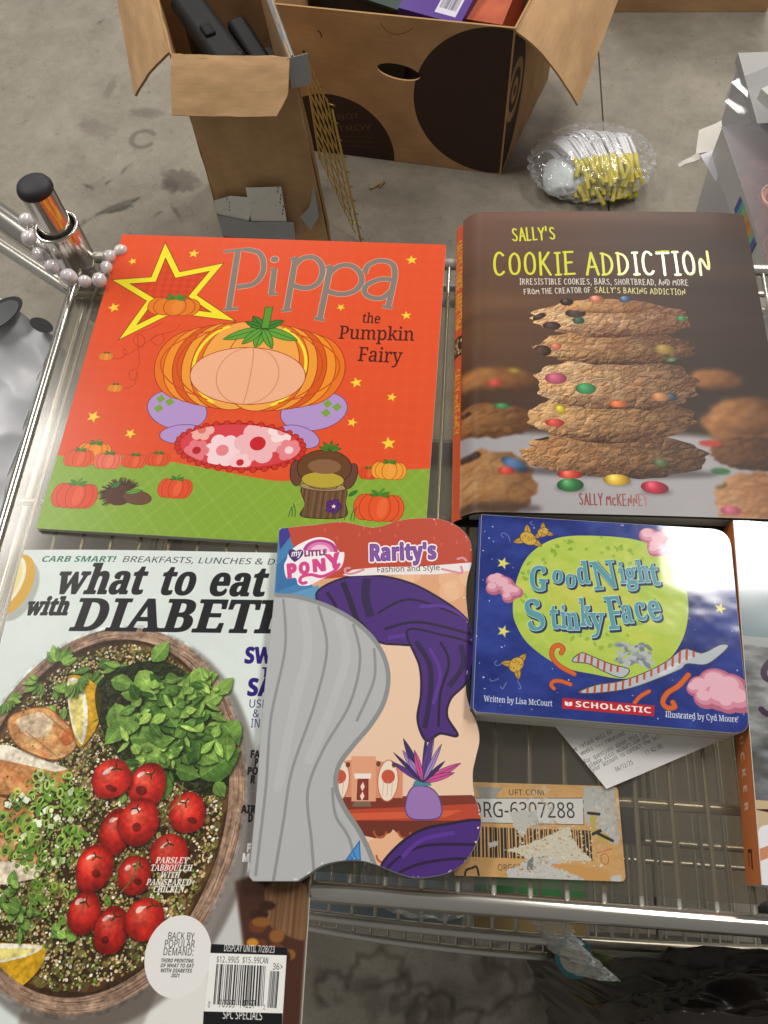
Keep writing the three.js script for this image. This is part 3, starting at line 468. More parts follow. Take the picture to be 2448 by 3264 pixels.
// ---------- food magazine ----------
function magazineCover() {
  const K = 6, W = 1186, H = 1622, [c, x] = canvas(W, H, '#dfe6e2'); x.scale(K, K);
  { const im = x.createImageData(W, H), d = im.data; for (let j = 0, o = 0; j < H; j++) for (let i = 0; i < W; i++, o += 4) { const n = fbm(i / 160, j / 160, 4) - 0.5, m = fbm(i / 30 + 3, j / 30, 3) - 0.5, k = 12 * n + 6 * m; d[o] = clamp(222 + k); d[o + 1] = clamp(230 + k); d[o + 2] = clamp(225 + k); d[o + 3] = 255; } x.putImageData(im, 0, 0); }
  const soft = (px, draw) => blurLayer(x, K, px, draw, W, H);
  // napkin, spoon handle, table edge in the lower right of the picture
  soft(5, (y) => {
    path(y, [162.9, 117.2, 155.9, 139.7, 149.2, 161.3, 143.5, 188.0, 135.3, 208.7, 124.0, 234.2, 115.7, 261.0, 223.7, 256.8, 216.8, 115.9]); ink(y, '#c9c8c6');
    path(y, [160.8, 141.7, 155.1, 163.2, 148.8, 185.8, 138.4, 207.7, 145.5, 220.6, 155.5, 195.5, 162.7, 181.4, 167.9, 167.0]); ink(y, '#e6e5e2');
    path(y, [157.9, 187.5, 174.9, 181.0, 198.0, 180.3, 203.6, 259.3, 165.1, 260.8, 167.2, 223.5]); ink(y, '#4a2c20');
    path(y, [139.2, 236.4, 148.4, 226.1, 151.9, 245.7, 150.8, 261.3, 116.0, 262.7, 124.7, 238.7]); ink(y, '#e4e2dd');
    path(y, [56.8, 250.2, 87.5, 244.6, 117.4, 232.7, 124.6, 237.8, 116.0, 262.7, 56.1, 265.1]); ink(y, '#a9a49b');
  });
  soft(2, (y) => { curve(y, [174.5, 194.9, 175.6, 188.9, 182.0, 186.8, 195.3, 188.3, 197.5, 203.7, 197.2, 213.2, 187.4, 211.7, 178.4, 207.3]); ink(y, '#7d5a3e'); y.save(); y.clip(); for (let i = 0; i < 40; i++) { y.strokeStyle = ['rgba(60,36,20,0.5)', 'rgba(160,124,88,0.5)'][i % 2]; y.lineWidth = 0.5; const u = [174.3, 187.0][0] + i * 0.9; y.beginPath(); y.moveTo(u, 150); y.lineTo(u - rr(0, 4), 230); y.stroke(); } y.restore(); for (let i = 0; i < 10; i++) { oval(y, ...[177.6, 210.1].map((t, k) => t + rr(-12, 12)), rr(2, 5), rr(2, 4)); ink(y, ['#6b3a22', '#8c5a2c', '#3a2418'][i % 3]); } oval(y, 170.1, 215.6, 3, 2); ink(y, '#c88a30'); });
  // wooden bowl: centre lies near the left edge of the sheet
  const B = [78.3, 150.7], BX = B[0], BY = B[1], RX = 80, RY = 100;
  soft(6, (y) => { oval(y, BX + 5, BY + 5, RX + 3, RY + 3); ink(y, 'rgba(60,48,40,0.55)'); });
  oval(x, BX, BY, RX, RY); ink(x, '#9c7e68'); x.save(); x.clip();
  for (let i = 0; i < 900; i++) { const q = rr(0, 6.283), r = rr(0.9, 1); x.strokeStyle = ['rgba(70,46,34,0.4)', 'rgba(176,148,126,0.45)', 'rgba(120,92,74,0.5)', 'rgba(206,186,166,0.35)'][i % 4]; x.lineWidth = rr(0.2, 0.7); x.beginPath(); x.ellipse(BX, BY, RX * r, RY * r, 0, q, q + rr(0.03, 0.25)); x.stroke(); } x.restore();
  oval(x, BX - 1, BY, RX * 0.905, RY * 0.925); ink(x, '#3c2a1a'); x.save(); x.clip();
  for (let i = 0; i < 260; i++) { x.fillStyle = css(mix([64, 42, 24], [128, 92, 54], rnd()), 0.35); const q = rr(0, 6.283); oval(x, BX + Math.cos(q) * RX * 0.86, BY + Math.sin(q) * RY * 0.88, rr(2, 8), rr(1, 3), q + 1.57); x.fill(); }
  // grain, onion, herbs as a bed
  const bed = () => { const q = rr(0, 6.283), r = Math.sqrt(rnd()) * 0.97; return [BX + Math.cos(q) * RX * 0.88 * r, BY + Math.sin(q) * RY * 0.92 * r]; };
  for (let i = 0; i < 900; i++) { const [a, b] = bed(); x.fillStyle = css(mix([78, 80, 36], [150, 128, 74], rnd()), 0.8); oval(x, a, b, rr(1, 4), rr(0.8, 2.4), rr(0, 3)); x.fill(); }
  for (let i = 0; i < 8200; i++) { const [a, b] = bed(), t = rnd(), r = rr(0.35, 1.0); const col = t < 0.45 ? mix([172, 138, 84], [220, 198, 148], rnd()) : t < 0.62 ? mix([222, 214, 184], [240, 236, 214], rnd()) : t < 0.86 ? mix([84, 112, 40], [150, 176, 78], rnd()) : mix([50, 36, 18], [96, 66, 34], rnd()); x.fillStyle = 'rgba(28,20,10,0.35)'; oval(x, a + 0.25, b + 0.35, r, r * 0.9); x.fill(); x.fillStyle = css(col); oval(x, a, b, r, r * rr(0.6, 1), rr(0, 3)); x.fill(); }
  const green = (t) => mix([38, 76, 26], [166, 202, 96], t);
  const herb = (a, b, l, w, q, t) => { // one leaf with veins and a lit half
    x.save(); x.translate(a, b); x.rotate(q);
    x.beginPath(); x.moveTo(0, 0); const n = 9; for (let i = 1; i <= n; i++) { const u = i / n; x.lineTo(u * l, -w * Math.sin(Math.PI * Math.pow(u, 0.8)) * (i % 2 ? 1 : 0.93)); } for (let i = n; i >= 0; i--) { const u = i / n; x.lineTo(u * l, w * Math.sin(Math.PI * Math.pow(u, 0.8)) * (i % 2 ? 1 : 0.93)); } x.closePath();
    x.shadowColor = 'rgba(14,22,6,0.75)'; x.shadowBlur = 7; x.shadowOffsetX = 4; x.shadowOffsetY = 5; x.fillStyle = css(green(t)); x.fill(); x.shadowColor = 'transparent'; x.save(); x.clip();
    x.fillStyle = css(green(Math.min(1, t + 0.22)), 0.75); x.fillRect(0, -w, l, w); x.lineWidth = 0.22;
    for (let i = 1; i < 8; i++) for (const s of [-1, 1]) { x.strokeStyle = css(green(s < 0 ? t - 0.1 : t + 0.28), 0.7); x.beginPath(); x.moveTo(l * i / 9, 0); x.quadraticCurveTo(l * (i / 9 + 0.06), s * w * 0.5, l * (i / 9 + 0.16), s * w); x.stroke(); }
    x.strokeStyle = css(green(t + 0.35)); x.lineWidth = 0.4; x.beginPath(); x.moveTo(0, 0); x.lineTo(l, 0); x.stroke(); x.restore(); x.restore();
  };
  const sprig = (a, b, s, q0) => { for (let i = 0; i < 7; i++) { const q = q0 + (i - 3) * 0.34; herb(a + Math.cos(q) * s * 2, b + Math.sin(q) * s * 2, s * rr(5, 8), s * rr(1.2, 2), q + rr(-0.2, 0.2), rr(0.3, 0.75)); } };
  for (let i = 0; i < 26; i++) { const q = rr(2.6, 5.2), r = rr(0.6, 0.85); herb(BX + Math.cos(q) * RX * r, BY + Math.sin(q) * RY * r, rr(5, 11), rr(1.4, 3), rr(0, 6), rr(0.15, 0.6)); }
  // chicken
  const meat = (pts, top, edge) => { curve(x, pts); x.shadowColor = 'rgba(20,12,4,0.7)'; x.shadowBlur = 8; x.shadowOffsetY = 5; ink(x, top); x.shadowColor = 'transparent'; x.save(); x.clip(); let lx = 1e9, ly = 1e9, hx = 0, hy = 0; for (let i = 0; i < pts.length; i += 2) { lx = Math.min(lx, pts[i]); hx = Math.max(hx, pts[i]); ly = Math.min(ly, pts[i + 1]); hy = Math.max(hy, pts[i + 1]); } for (let i = 0; i < 130; i++) { x.fillStyle = ['rgba(196,110,50,0.22)', 'rgba(224,164,96,0.25)', 'rgba(240,214,170,0.2)', 'rgba(166,70,34,0.2)'][i % 4]; oval(x, rr(lx, hx), rr(ly, hy), rr(1.5, 7), rr(0.8, 3), rr(-0.5, 0.9)); x.fill(); } for (let i = 0; i < 22; i++) { x.fillStyle = 'rgba(50,22,10,0.8)'; oval(x, rr(lx, hx), rr(ly, hy), rr(0.2, 0.6), rr(0.2, 0.5)); x.fill(); } x.restore(); curve(x, pts); x.strokeStyle = edge; x.lineWidth = 0.7; x.stroke(); };
  meat([-1.5, 121.7, 32.7, 128.5, 57.9, 134.1, 54.4, 142.8, 37.2, 148.2, 4.4, 144.2], '#c98d54', '#8a4f26');
  path(x, [-1.6, 121.2, 20.2, 121.2, 40.7, 128.3, 57.8, 133.4, 50.1, 135.1, 27.9, 131.1, -0.3, 126.3]); ink(x, '#efe2cc');
  meat([0.4, 149.2, 32.5, 150.8, 43.8, 160.1, 34.3, 169.8, 5.4, 168.3], '#c07e46', '#7a4420'); meat([5.4, 168.3, 34.6, 170.9, 49.2, 178.6, 53.4, 186.4, 36.9, 191.4, 11.4, 191.1], '#d8a870', '#8a5a30');
  path(x, [9.2, 182.5, 37.1, 181.7, 54.8, 183.4, 51.6, 189.4, 34.7, 193.0, 12.1, 193.8]); ink(x, '#eddcc2');
  meat([16.2, 106.9, 23.8, 101.5, 37.2, 99.8, 48.1, 106.2, 58.1, 115.1, 58.3, 122.8, 48.8, 128.6, 31.8, 124.7, 20.6, 117.3], '#d9a468', '#9a5c2c');
  curve(x, [21.2, 108.1, 27.1, 104.0, 36.4, 102.5, 43.0, 107.6, 40.6, 115.5, 29.8, 115.8]); ink(x, 'rgba(232,214,184,0.8)'); x.strokeStyle = 'rgba(150,86,40,0.7)'; x.lineWidth = 0.5; path(x, [27.8, 113.2, 51.3, 128.0], false); x.stroke(); path(x, [36.4, 102.5, 58.6, 117.6], false); x.stroke();
  oval(x, 53.6, 115.7, 4, 5); ink(x, 'rgba(190,84,36,0.55)');
  // lemon wedges
  const wedge = (rind, flesh, pith) => { curve(x, rind); x.shadowColor = 'rgba(20,14,2,0.6)'; x.shadowBlur = 8; ink(x, '#d9a520'); x.shadowColor = 'transparent'; curve(x, flesh); ink(x, '#e9d982', '#f2ecd2', 1.1); curve(x, pith, false); x.strokeStyle = '#f6f0dc'; x.lineWidth = 1.8; x.stroke(); };
  wedge([46.7, 82.0, 57.0, 81.8, 66.6, 88.4, 69.9, 99.1, 68.3, 112.2, 62.7, 120.6, 58.9, 118.9, 51.4, 102.1], [47.5, 83.4, 53.9, 84.6, 59.1, 96.7, 61.6, 109.8, 61.8, 118.8, 56.0, 111.2, 50.3, 96.9], [48.0, 82.8, 55.5, 87.0, 60.7, 99.3, 62.7, 112.4, 61.9, 119.6]);
  wedge([24.6, 222.2, 46.2, 220.4, 61.5, 220.9, 62.9, 229.2, 55.3, 238.6, 44.4, 243.1, 30.6, 245.6], [24.8, 223.2, 44.2, 222.1, 59.8, 222.0, 50.1, 226.5, 26.7, 230.5], [24.6, 222.4, 44.0, 221.3, 61.2, 221.5]);
  x.strokeStyle = '#7c8a34'; x.lineWidth = 1; curve(x, [66.0, 107.1, 81.0, 100.1, 99.4, 95.7], false); x.stroke();
  // mint heap on the right, loose leaves
  x.fillStyle = 'rgba(20,30,10,0.75)'; curve(x, [64.7, 85.7, 79.3, 74.4, 103.8, 71.2, 130.8, 87.0, 145.9, 100.0, 155.5, 115.2, 152.5, 135.3, 138.2, 145.4, 119.2, 138.6, 104.3, 126.6, 85.8, 127.1, 70.1, 107.0]); x.fill();
  for (let i = 0; i < 46; i++) { const q = rr(0, 6.28), r = Math.sqrt(rnd()); herb(113.1, 106.0, 0.01, 0.01, 0, 0); const [a, b] = [112.3, 109.9]; herb(a + Math.cos(q) * r * 24, b + Math.sin(q) * r * 32, rr(8, 14), rr(2.4, 4.6), rr(-1, 2.2) + (rnd() < 0.3 ? 2 : 0), rr(0.05, 0.5)); }
  x.restore();
  for (const [a, b, l, w, q, t] of [[80.0, 90.8, 17, 6, -0.25, 0.6], [88.1, 77.0, 16, 6.5, 0.9, 0.7], [95.3, 90.5, 22, 8, -0.1, 0.25], [95.5, 71.3, 15, 5.5, -1.0, 0.5], [116.8, 84.6, 20, 7.5, -0.35, 0.62], [123.6, 73.5, 20, 5, 1.2, 0.72], [77.6, 96.2, 20, 7, 1.25, 0.55], [105.1, 106.1, 17, 6, -0.5, 0.75], [89.1, 115.6, 19, 7, -0.05, 0.42], [117.3, 116.2, 21, 8.5, -0.25, 0.25], [129.1, 95.1, 14, 5, -0.6, 0.7], [119.8, 105.8, 16, 6, 0.5, 0.35], [93.1, 123.1, 25, 8.5, 0.16, 0.6], [131.0, 109.4, 22, 7.5, 0.2, 0.66], [141.1, 105.3, 17, 8, 0.85, 0.4], [119.4, 112.3, 17, 3.6, 1.35, 0.85], [131.8, 135.8, 27, 9, -0.62, 0.3], [136.5, 89.6, 13, 4.5, -0.9, 0.6], [141.2, 138.0, 10, 4, 0.9, 0.5], [72.5, 82.8, 15, 5, 0.2, 0.5], [84.9, 106.6, 16, 6, 2.2, 0.45], [105.2, 98.3, 15, 5.5, 0.8, 0.3], [127.2, 121.0, 16, 6, 0.4, 0.5], [108.7, 121.5, 16, 6, 0.7, 0.3], [118.1, 131.3, 15, 5, 0.3, 0.35], [144.7, 112.9, 14, 5, 1.4, 0.5], [92.1, 101.2, 14, 5, 1.9, 0.6]]) herb(a, b, l, w, q, t);
  for (let i = 0; i < 90; i++) { const q = rr(0, 6.28), r = Math.sqrt(rnd()), [a, b] = [113.1, 106.0]; herb(a + Math.cos(q) * r * 27, b + Math.sin(q) * r * 33, rr(4, 12), rr(1.2, 3.6), rr(0, 6.28), Math.pow(rnd(), 1.3)); }
  sprig(38.9, 75.3, 1.5, -1.4); sprig(30.9, 83.7, 1.2, 2.4); sprig(50.3, 83.3, 1.2, 0.9); sprig(11.2, 95.0, 1.2, 0.6);
  x.save(); oval(x, BX - 1, BY, RX * 0.93, RY * 0.95); x.clip();
  for (const [a, b] of [[69.4, 214.3], [45.7, 207.6], [37.5, 199.1], [49.7, 203.1], [93.5, 156.2], [12.2, 75.8]]) for (let i = 0; i < 7; i++) herb(a + rr(-6, 6), b + rr(-6, 6), rr(4, 9), rr(1.4, 3), rr(0, 6), rr(0.2, 0.7));
  // spring onion rings
  for (let i = 0; i < 230; i++) { const [a0, b0] = [48.9, 159.9], q = rr(0, 6.283), r = Math.sqrt(rnd()); const a = a0 + Math.cos(q) * r * 24, b = b0 + Math.sin(q) * r * 26, s = rr(1.1, 2.6), t = rnd(); x.save(); x.translate(a, b); x.rotate(rr(0, 3)); x.fillStyle = 'rgba(18,26,6,0.5)'; oval(x, 0.5, 0.7, s, s * 0.8); x.fill(); if (t < 0.4) { x.strokeStyle = css(mix([96, 140, 40], [190, 214, 110], rnd())); x.lineWidth = s * 0.45; oval(x, 0, 0, s, s * rr(0.5, 0.9)); x.stroke(); } else if (t < 0.75) { x.fillStyle = css(mix([86, 134, 40], [150, 186, 80], rnd())); x.fillRect(-s * 1.2, -s * 0.5, s * 2.4, s); } else { x.fillStyle = css(mix([206, 222, 150], [236, 240, 214], rnd())); x.fillRect(-s * 0.7, -s * 0.6, s * 1.5, s * 1.2); } x.restore(); }
  for (let i = 0; i < 50; i++) { const [a, b] = [63.1, 196.1]; x.strokeStyle = css(mix([80, 120, 34], [170, 200, 90], rnd())); x.lineWidth = rr(0.5, 1.1); oval(x, a + rr(-14, 30), b + rr(-18, 18), rr(1, 2.6), rr(0.8, 1.8), rr(0, 3)); x.stroke(); }
  // cherry tomatoes
  const tomato = (a, b, rx, ry, q = 0) => { x.shadowColor = 'rgba(16,6,2,0.8)'; x.shadowBlur = 10; x.shadowOffsetX = 3; x.shadowOffsetY = 6; rx *= rr(0.9, 1.08); ry *= rr(0.92, 1.06); { const pts = []; for (let i = 0; i < 9; i++) { const w = i / 9 * 6.283, f = rr(0.94, 1.05); pts.push(a + Math.cos(w + q) * rx * f, b + Math.sin(w + q) * ry * f); } curve(x, pts); } const g = x.createRadialGradient(a - rx * 0.3, b - ry * 0.35, rx * 0.1, a, b, rx * 1.08); g.addColorStop(0, '#e8614a'); g.addColorStop(0.5, '#cc2c20'); g.addColorStop(1, '#7e130e'); x.fillStyle = g; x.fill(); x.shadowColor = 'transparent';
    x.fillStyle = 'rgba(255,236,226,0.8)'; oval(x, a - rx * rr(0.2, 0.45), b - ry * rr(0.35, 0.5), rx * rr(0.14, 0.26), ry * rr(0.07, 0.14), -0.6); x.fill(); oval(x, a - rx * 0.1, b - ry * 0.55, rx * 0.1, ry * 0.05, -0.3); x.fill(); if (rnd() < 0.45) { x.fillStyle = 'rgba(58,14,10,0.6)'; oval(x, a - rx * rr(-0.3, 0.4), b + ry * rr(0.2, 0.5), rx * rr(0.18, 0.32), ry * rr(0.14, 0.24), 0.3); x.fill(); }
    x.strokeStyle = '#3a3a1a'; x.lineWidth = 0.8; const s = [a + rx * rr(-0.2, 0.4), b - ry * rr(0.45, 0.7)], w0 = rr(0, 3); for (let i = 0; i < 3; i++) { const w = w0 + i * 1.9; x.beginPath(); x.moveTo(...s); x.lineTo(s[0] + Math.cos(w) * 3.4, s[1] + Math.sin(w) * 2.6); x.stroke(); } };
  for (const [a, b, rx, ry, q] of [[103.4, 141.0, 10.5, 11.5, 0.4], [82.7, 137.9, 11, 11.5, 0], [127.9, 154.5, 9.8, 11], [89.9, 165.1, 9.5, 12.2, 0.3], [101.9, 160.0, 11.6, 11.6, 0.3], [120.7, 174.8, 9.6, 10], [81.4, 183.7, 9.6, 12.2, 0.1], [103.7, 186.4, 9, 10], [80.2, 204.7, 8.6, 10.5], [95.9, 212.3, 9, 11.2, 0.3], [112.6, 207.1, 10, 11.4]]) tomato(a, b, rx, ry, q);
  x.strokeStyle = '#6f7a34'; x.lineWidth = 0.8; curve(x, [123.3, 138.5, 121.9, 148.3, 115.3, 155.6, 111.6, 156.9], false); x.stroke(); curve(x, [103.3, 183.7, 105.0, 179.1, 102.8, 188.2, 97.7, 195.0], false); x.stroke();
  x.restore();
  { // uneven light and grain of the printed photograph, inside the bowl
    const im = x.getImageData(0, 0, W, H), d = im.data;
    for (let j = 0, o = 0; j < H; j++) for (let i = 0; i < W; i++, o += 4) { const u = (i / K - BX) / RX, v = (j / K - BY) / RY; if (u * u + v * v > 1.04) continue; const n = 1 + 0.5 * (fbm(i / 46, j / 46, 3) - 0.5) + 0.42 * (fbm(i / 11 + 50, j / 11, 3) - 0.5); d[o] = clamp(d[o] * n); d[o + 1] = clamp(d[o + 1] * n); d[o + 2] = clamp(d[o + 2] * n); }
    x.putImageData(im, 0, 0);
  }
  // half lemon at the upper left
  soft(2, (y) => { oval(y, 2.7, 27.9, 13, 20, 0.15); ink(y, 'rgba(110,110,100,0.4)'); }); oval(x, -2.4, 24.0, 14, 21, 0.2); ink(x, '#d9a83a'); oval(x, -5.8, 21.9, 11, 18, 0.2); ink(x, '#f1ead2'); oval(x, -6.4, 21.9, 9.2, 16, 0.2); ink(x, '#eadd94');
  // lettering
  setType(x, 'CARB SMART!', 'bold # sans-serif', 13.3, 8.6, 61.7, 8.4, 4, { fill: '#2f7355', slant: 0.2 }); setType(x, 'BREAKFASTS, LUNCHES & DI', '# sans-serif', 65.6, 8.4, 165.1, 8.3, 4.1, { fill: '#33353a', slant: 0.2 });
  const black = '#1d1c1f', heavy = { fill: black, slant: 0.17, strokes: [[black, 1.1]] };
  setType(x, 'what', 'bold # serif', 26.4, 29.8, 82.2, 29.1, 18.5, heavy); setType(x, 'to', 'bold # serif', 91.7, 29.2, 114.0, 29.0, 18.5, heavy); setType(x, 'eat', 'bold # serif', 122.3, 29.2, 157.6, 28.9, 18.5, heavy);
  setType(x, 'with', 'bold # serif', 11.1, 43.5, 37.9, 43.2, 10.5, heavy); setType(x, 'DIABETES', 'bold # serif', 40.8, 53.2, 189.4, 51.9, 20, heavy);
  const vio = '#2a1878';
  setType(x, 'SW', 'bold # sans-serif', 149.9, 70.8, 166.7, 70.6, 9.4, { fill: vio, strokes: [[vio, 0.7]] }); setType(x, 'T', 'bold # sans-serif', 160.9, 79.2, 165.3, 79.2, 6.2, { fill: vio }); setType(x, 'SA', 'bold # sans-serif', 153.5, 89.8, 168.5, 89.7, 9.8, { fill: vio, strokes: [[vio, 0.7]] });
  setType(x, 'USE', '# sans-serif', 155.2, 96.7, 166.1, 96.6, 4.6, { fill: vio }); setType(x, '&', '# sans-serif', 158.1, 102.2, 162.1, 102.2, 4.6, { fill: vio }); setType(x, 'IN', '# sans-serif', 157.6, 107.9, 163.3, 107.9, 4.8, { fill: vio });
  const bold = (t, a, b, e, f, col = '#17161a') => setType(x, t, 'bold # sans-serif', a, b, e, f, 4, { fill: col, strokes: [[col, 0.3]] });
  bold('FA', 159.1, 124.5, 164.6, 124.5); bold('P', 162.0, 128.9, 164.1, 128.9); bold('PO', 158.4, 133.6, 164.6, 133.5); bold('R', 160.6, 138.1, 163.4, 138.1); bold('AIR', 157.3, 153.7, 165.3, 153.6); bold('D', 161.4, 158.1, 164.3, 158.0); bold('F', 162.3, 173.0, 164.6, 173.0, '#f2f2ee'); bold('N', 163.7, 182.4, 166.2, 182.4, '#f2f2ee'); bold('M', 160.4, 177.9, 164.5, 177.9, '#f2f2ee');
  x.strokeStyle = '#8a8f90'; x.lineWidth = 0.3; path(x, [161.0, 142.3, 166.7, 142.3], false); x.stroke(); path(x, [160.5, 161.8, 167.7, 161.7], false); x.stroke();
  for (const [t, a, b, e, f] of [['PARSLEY', 113.9, 180.1, 131.5, 179.7], ['TABBOULEH', 111.7, 183.8, 134.2, 183.3], ['WITH', 117.6, 187.1, 128.0, 186.9], ['PAN-SEARED', 110.6, 190.8, 134.5, 190.3], ['CHICKEN', 114.7, 194.1, 131.2, 193.6]]) setType(x, t, 'bold # serif', a, b, e, f, 3, { fill: '#f4efe6', slant: 0.2 });
  oval(x, 132.6, 222.9, 17.2, 18.6); ink(x, '#e9e7e3');
  for (const [t, a, b, e, f, h, w] of [['BACK BY', 125.9, 215.7, 139.9, 215.4, 3.3], ['POPULAR', 124.7, 219.3, 140.6, 218.9, 3.4], ['DEMAND:', 124.6, 222.8, 140.6, 222.5, 3.4], ['THIRD PRINTING', 124.0, 226.0, 140.9, 225.6, 1.7, 1], ['OF WHAT TO EAT', 124.1, 228.2, 141.2, 227.8, 1.7, 1], ['WITH DIABETES', 124.5, 230.4, 140.6, 230.0, 1.7, 1], ['2021', 130.3, 232.4, 134.6, 232.3, 1.7, 1]]) setType(x, t, (w ? 'bold ' : '') + '# sans-serif', a, b, e, f, h, { fill: '#2a2a2c', slant: w ? 0.15 : 0 });
  path(x, [148.9, 216.9, 188.1, 217.1, 188.5, 253.0, 149.6, 253.7]); ink(x, '#efeeea'); path(x, [148.9, 216.9, 188.1, 217.1, 188.2, 220.6, 149.0, 220.9]); ink(x, '#1a191b'); path(x, [148.9, 246.4, 188.2, 245.7, 188.5, 253.0, 149.4, 253.7]); ink(x, '#1a191b');
  setType(x, 'DISPLAY UNTIL 7/28/23', '# sans-serif', 155.7, 219.9, 181.9, 219.7, 3, { fill: '#efeeea' }); setType(x, '$12.99US $15.99CAN', '# monospace', 152.5, 225.0, 179.0, 224.6, 2.7, { fill: '#222' }); setType(x, '36>', '# monospace', 181.4, 227.1, 186.8, 227.1, 2.9, { fill: '#222' }); setType(x, '0', '# sans-serif', 150.6, 244.7, 151.8, 244.7, 2.6, { fill: '#222' }); setType(x, '70989', '# monospace', 155.9, 244.3, 164.3, 244.2, 3.2, { fill: '#222' }); setType(x, '14257', '# monospace', 166.1, 244.1, 174.4, 244.0, 3.2, { fill: '#222' }); setType(x, '2', '# monospace', 178.4, 244.5, 179.4, 244.5, 2, { fill: '#222' }); setType(x, 'SPC SPECIALS', '# sans-serif', 158.6, 249.1, 178.4, 248.9, 3.6, { fill: '#efeeea' });
  const bars = (ax, ay, bx, by, cx, cy, n) => { x.fillStyle = '#1c1b1d'; let t = 0; while (t < 1) { const w = (1 + Math.floor(rnd() * 3)) / n, g = (1 + Math.floor(rnd() * 2.4)) / n; const L = (u, v) => [ax + (bx - ax) * u + (cx - ax) * v, ay + (by - ay) * u + (cy - ay) * v]; const e = Math.min(1, t + w); path(x, [...L(t, 0), ...L(e, 0), ...L(e, 1), ...L(t, 1)]); x.fill(); t += w + g; } };
  bars(152.8, 225.7, 177.8, 225.6, 153.3, 243.2, 95); bars(180.4, 227.8, 185.0, 227.8, 180.4, 243.6, 26);
  speckle(x, W, H, 8);
  return asMap(c);
}
{
  const g = thing('magazine', 'food magazine with a salad bowl cover, lying under the shaped board book', 'magazine', [-0.2649, SH + 0.002, -0.1817], 0.0366);
  softBook(g, 0.1975, 0.27, 0.004, magazineCover(), { mat: { roughness: 0.4, specularIntensity: 0.5 }, lift: (u, v) => -0.001 * Math.pow(1 - u, 6) + 0.0008 * Math.sin(u * 5 + v * 2) * (1 - v) - 0.0012 * Math.max(0, 0.04 - v) * 20 });
}

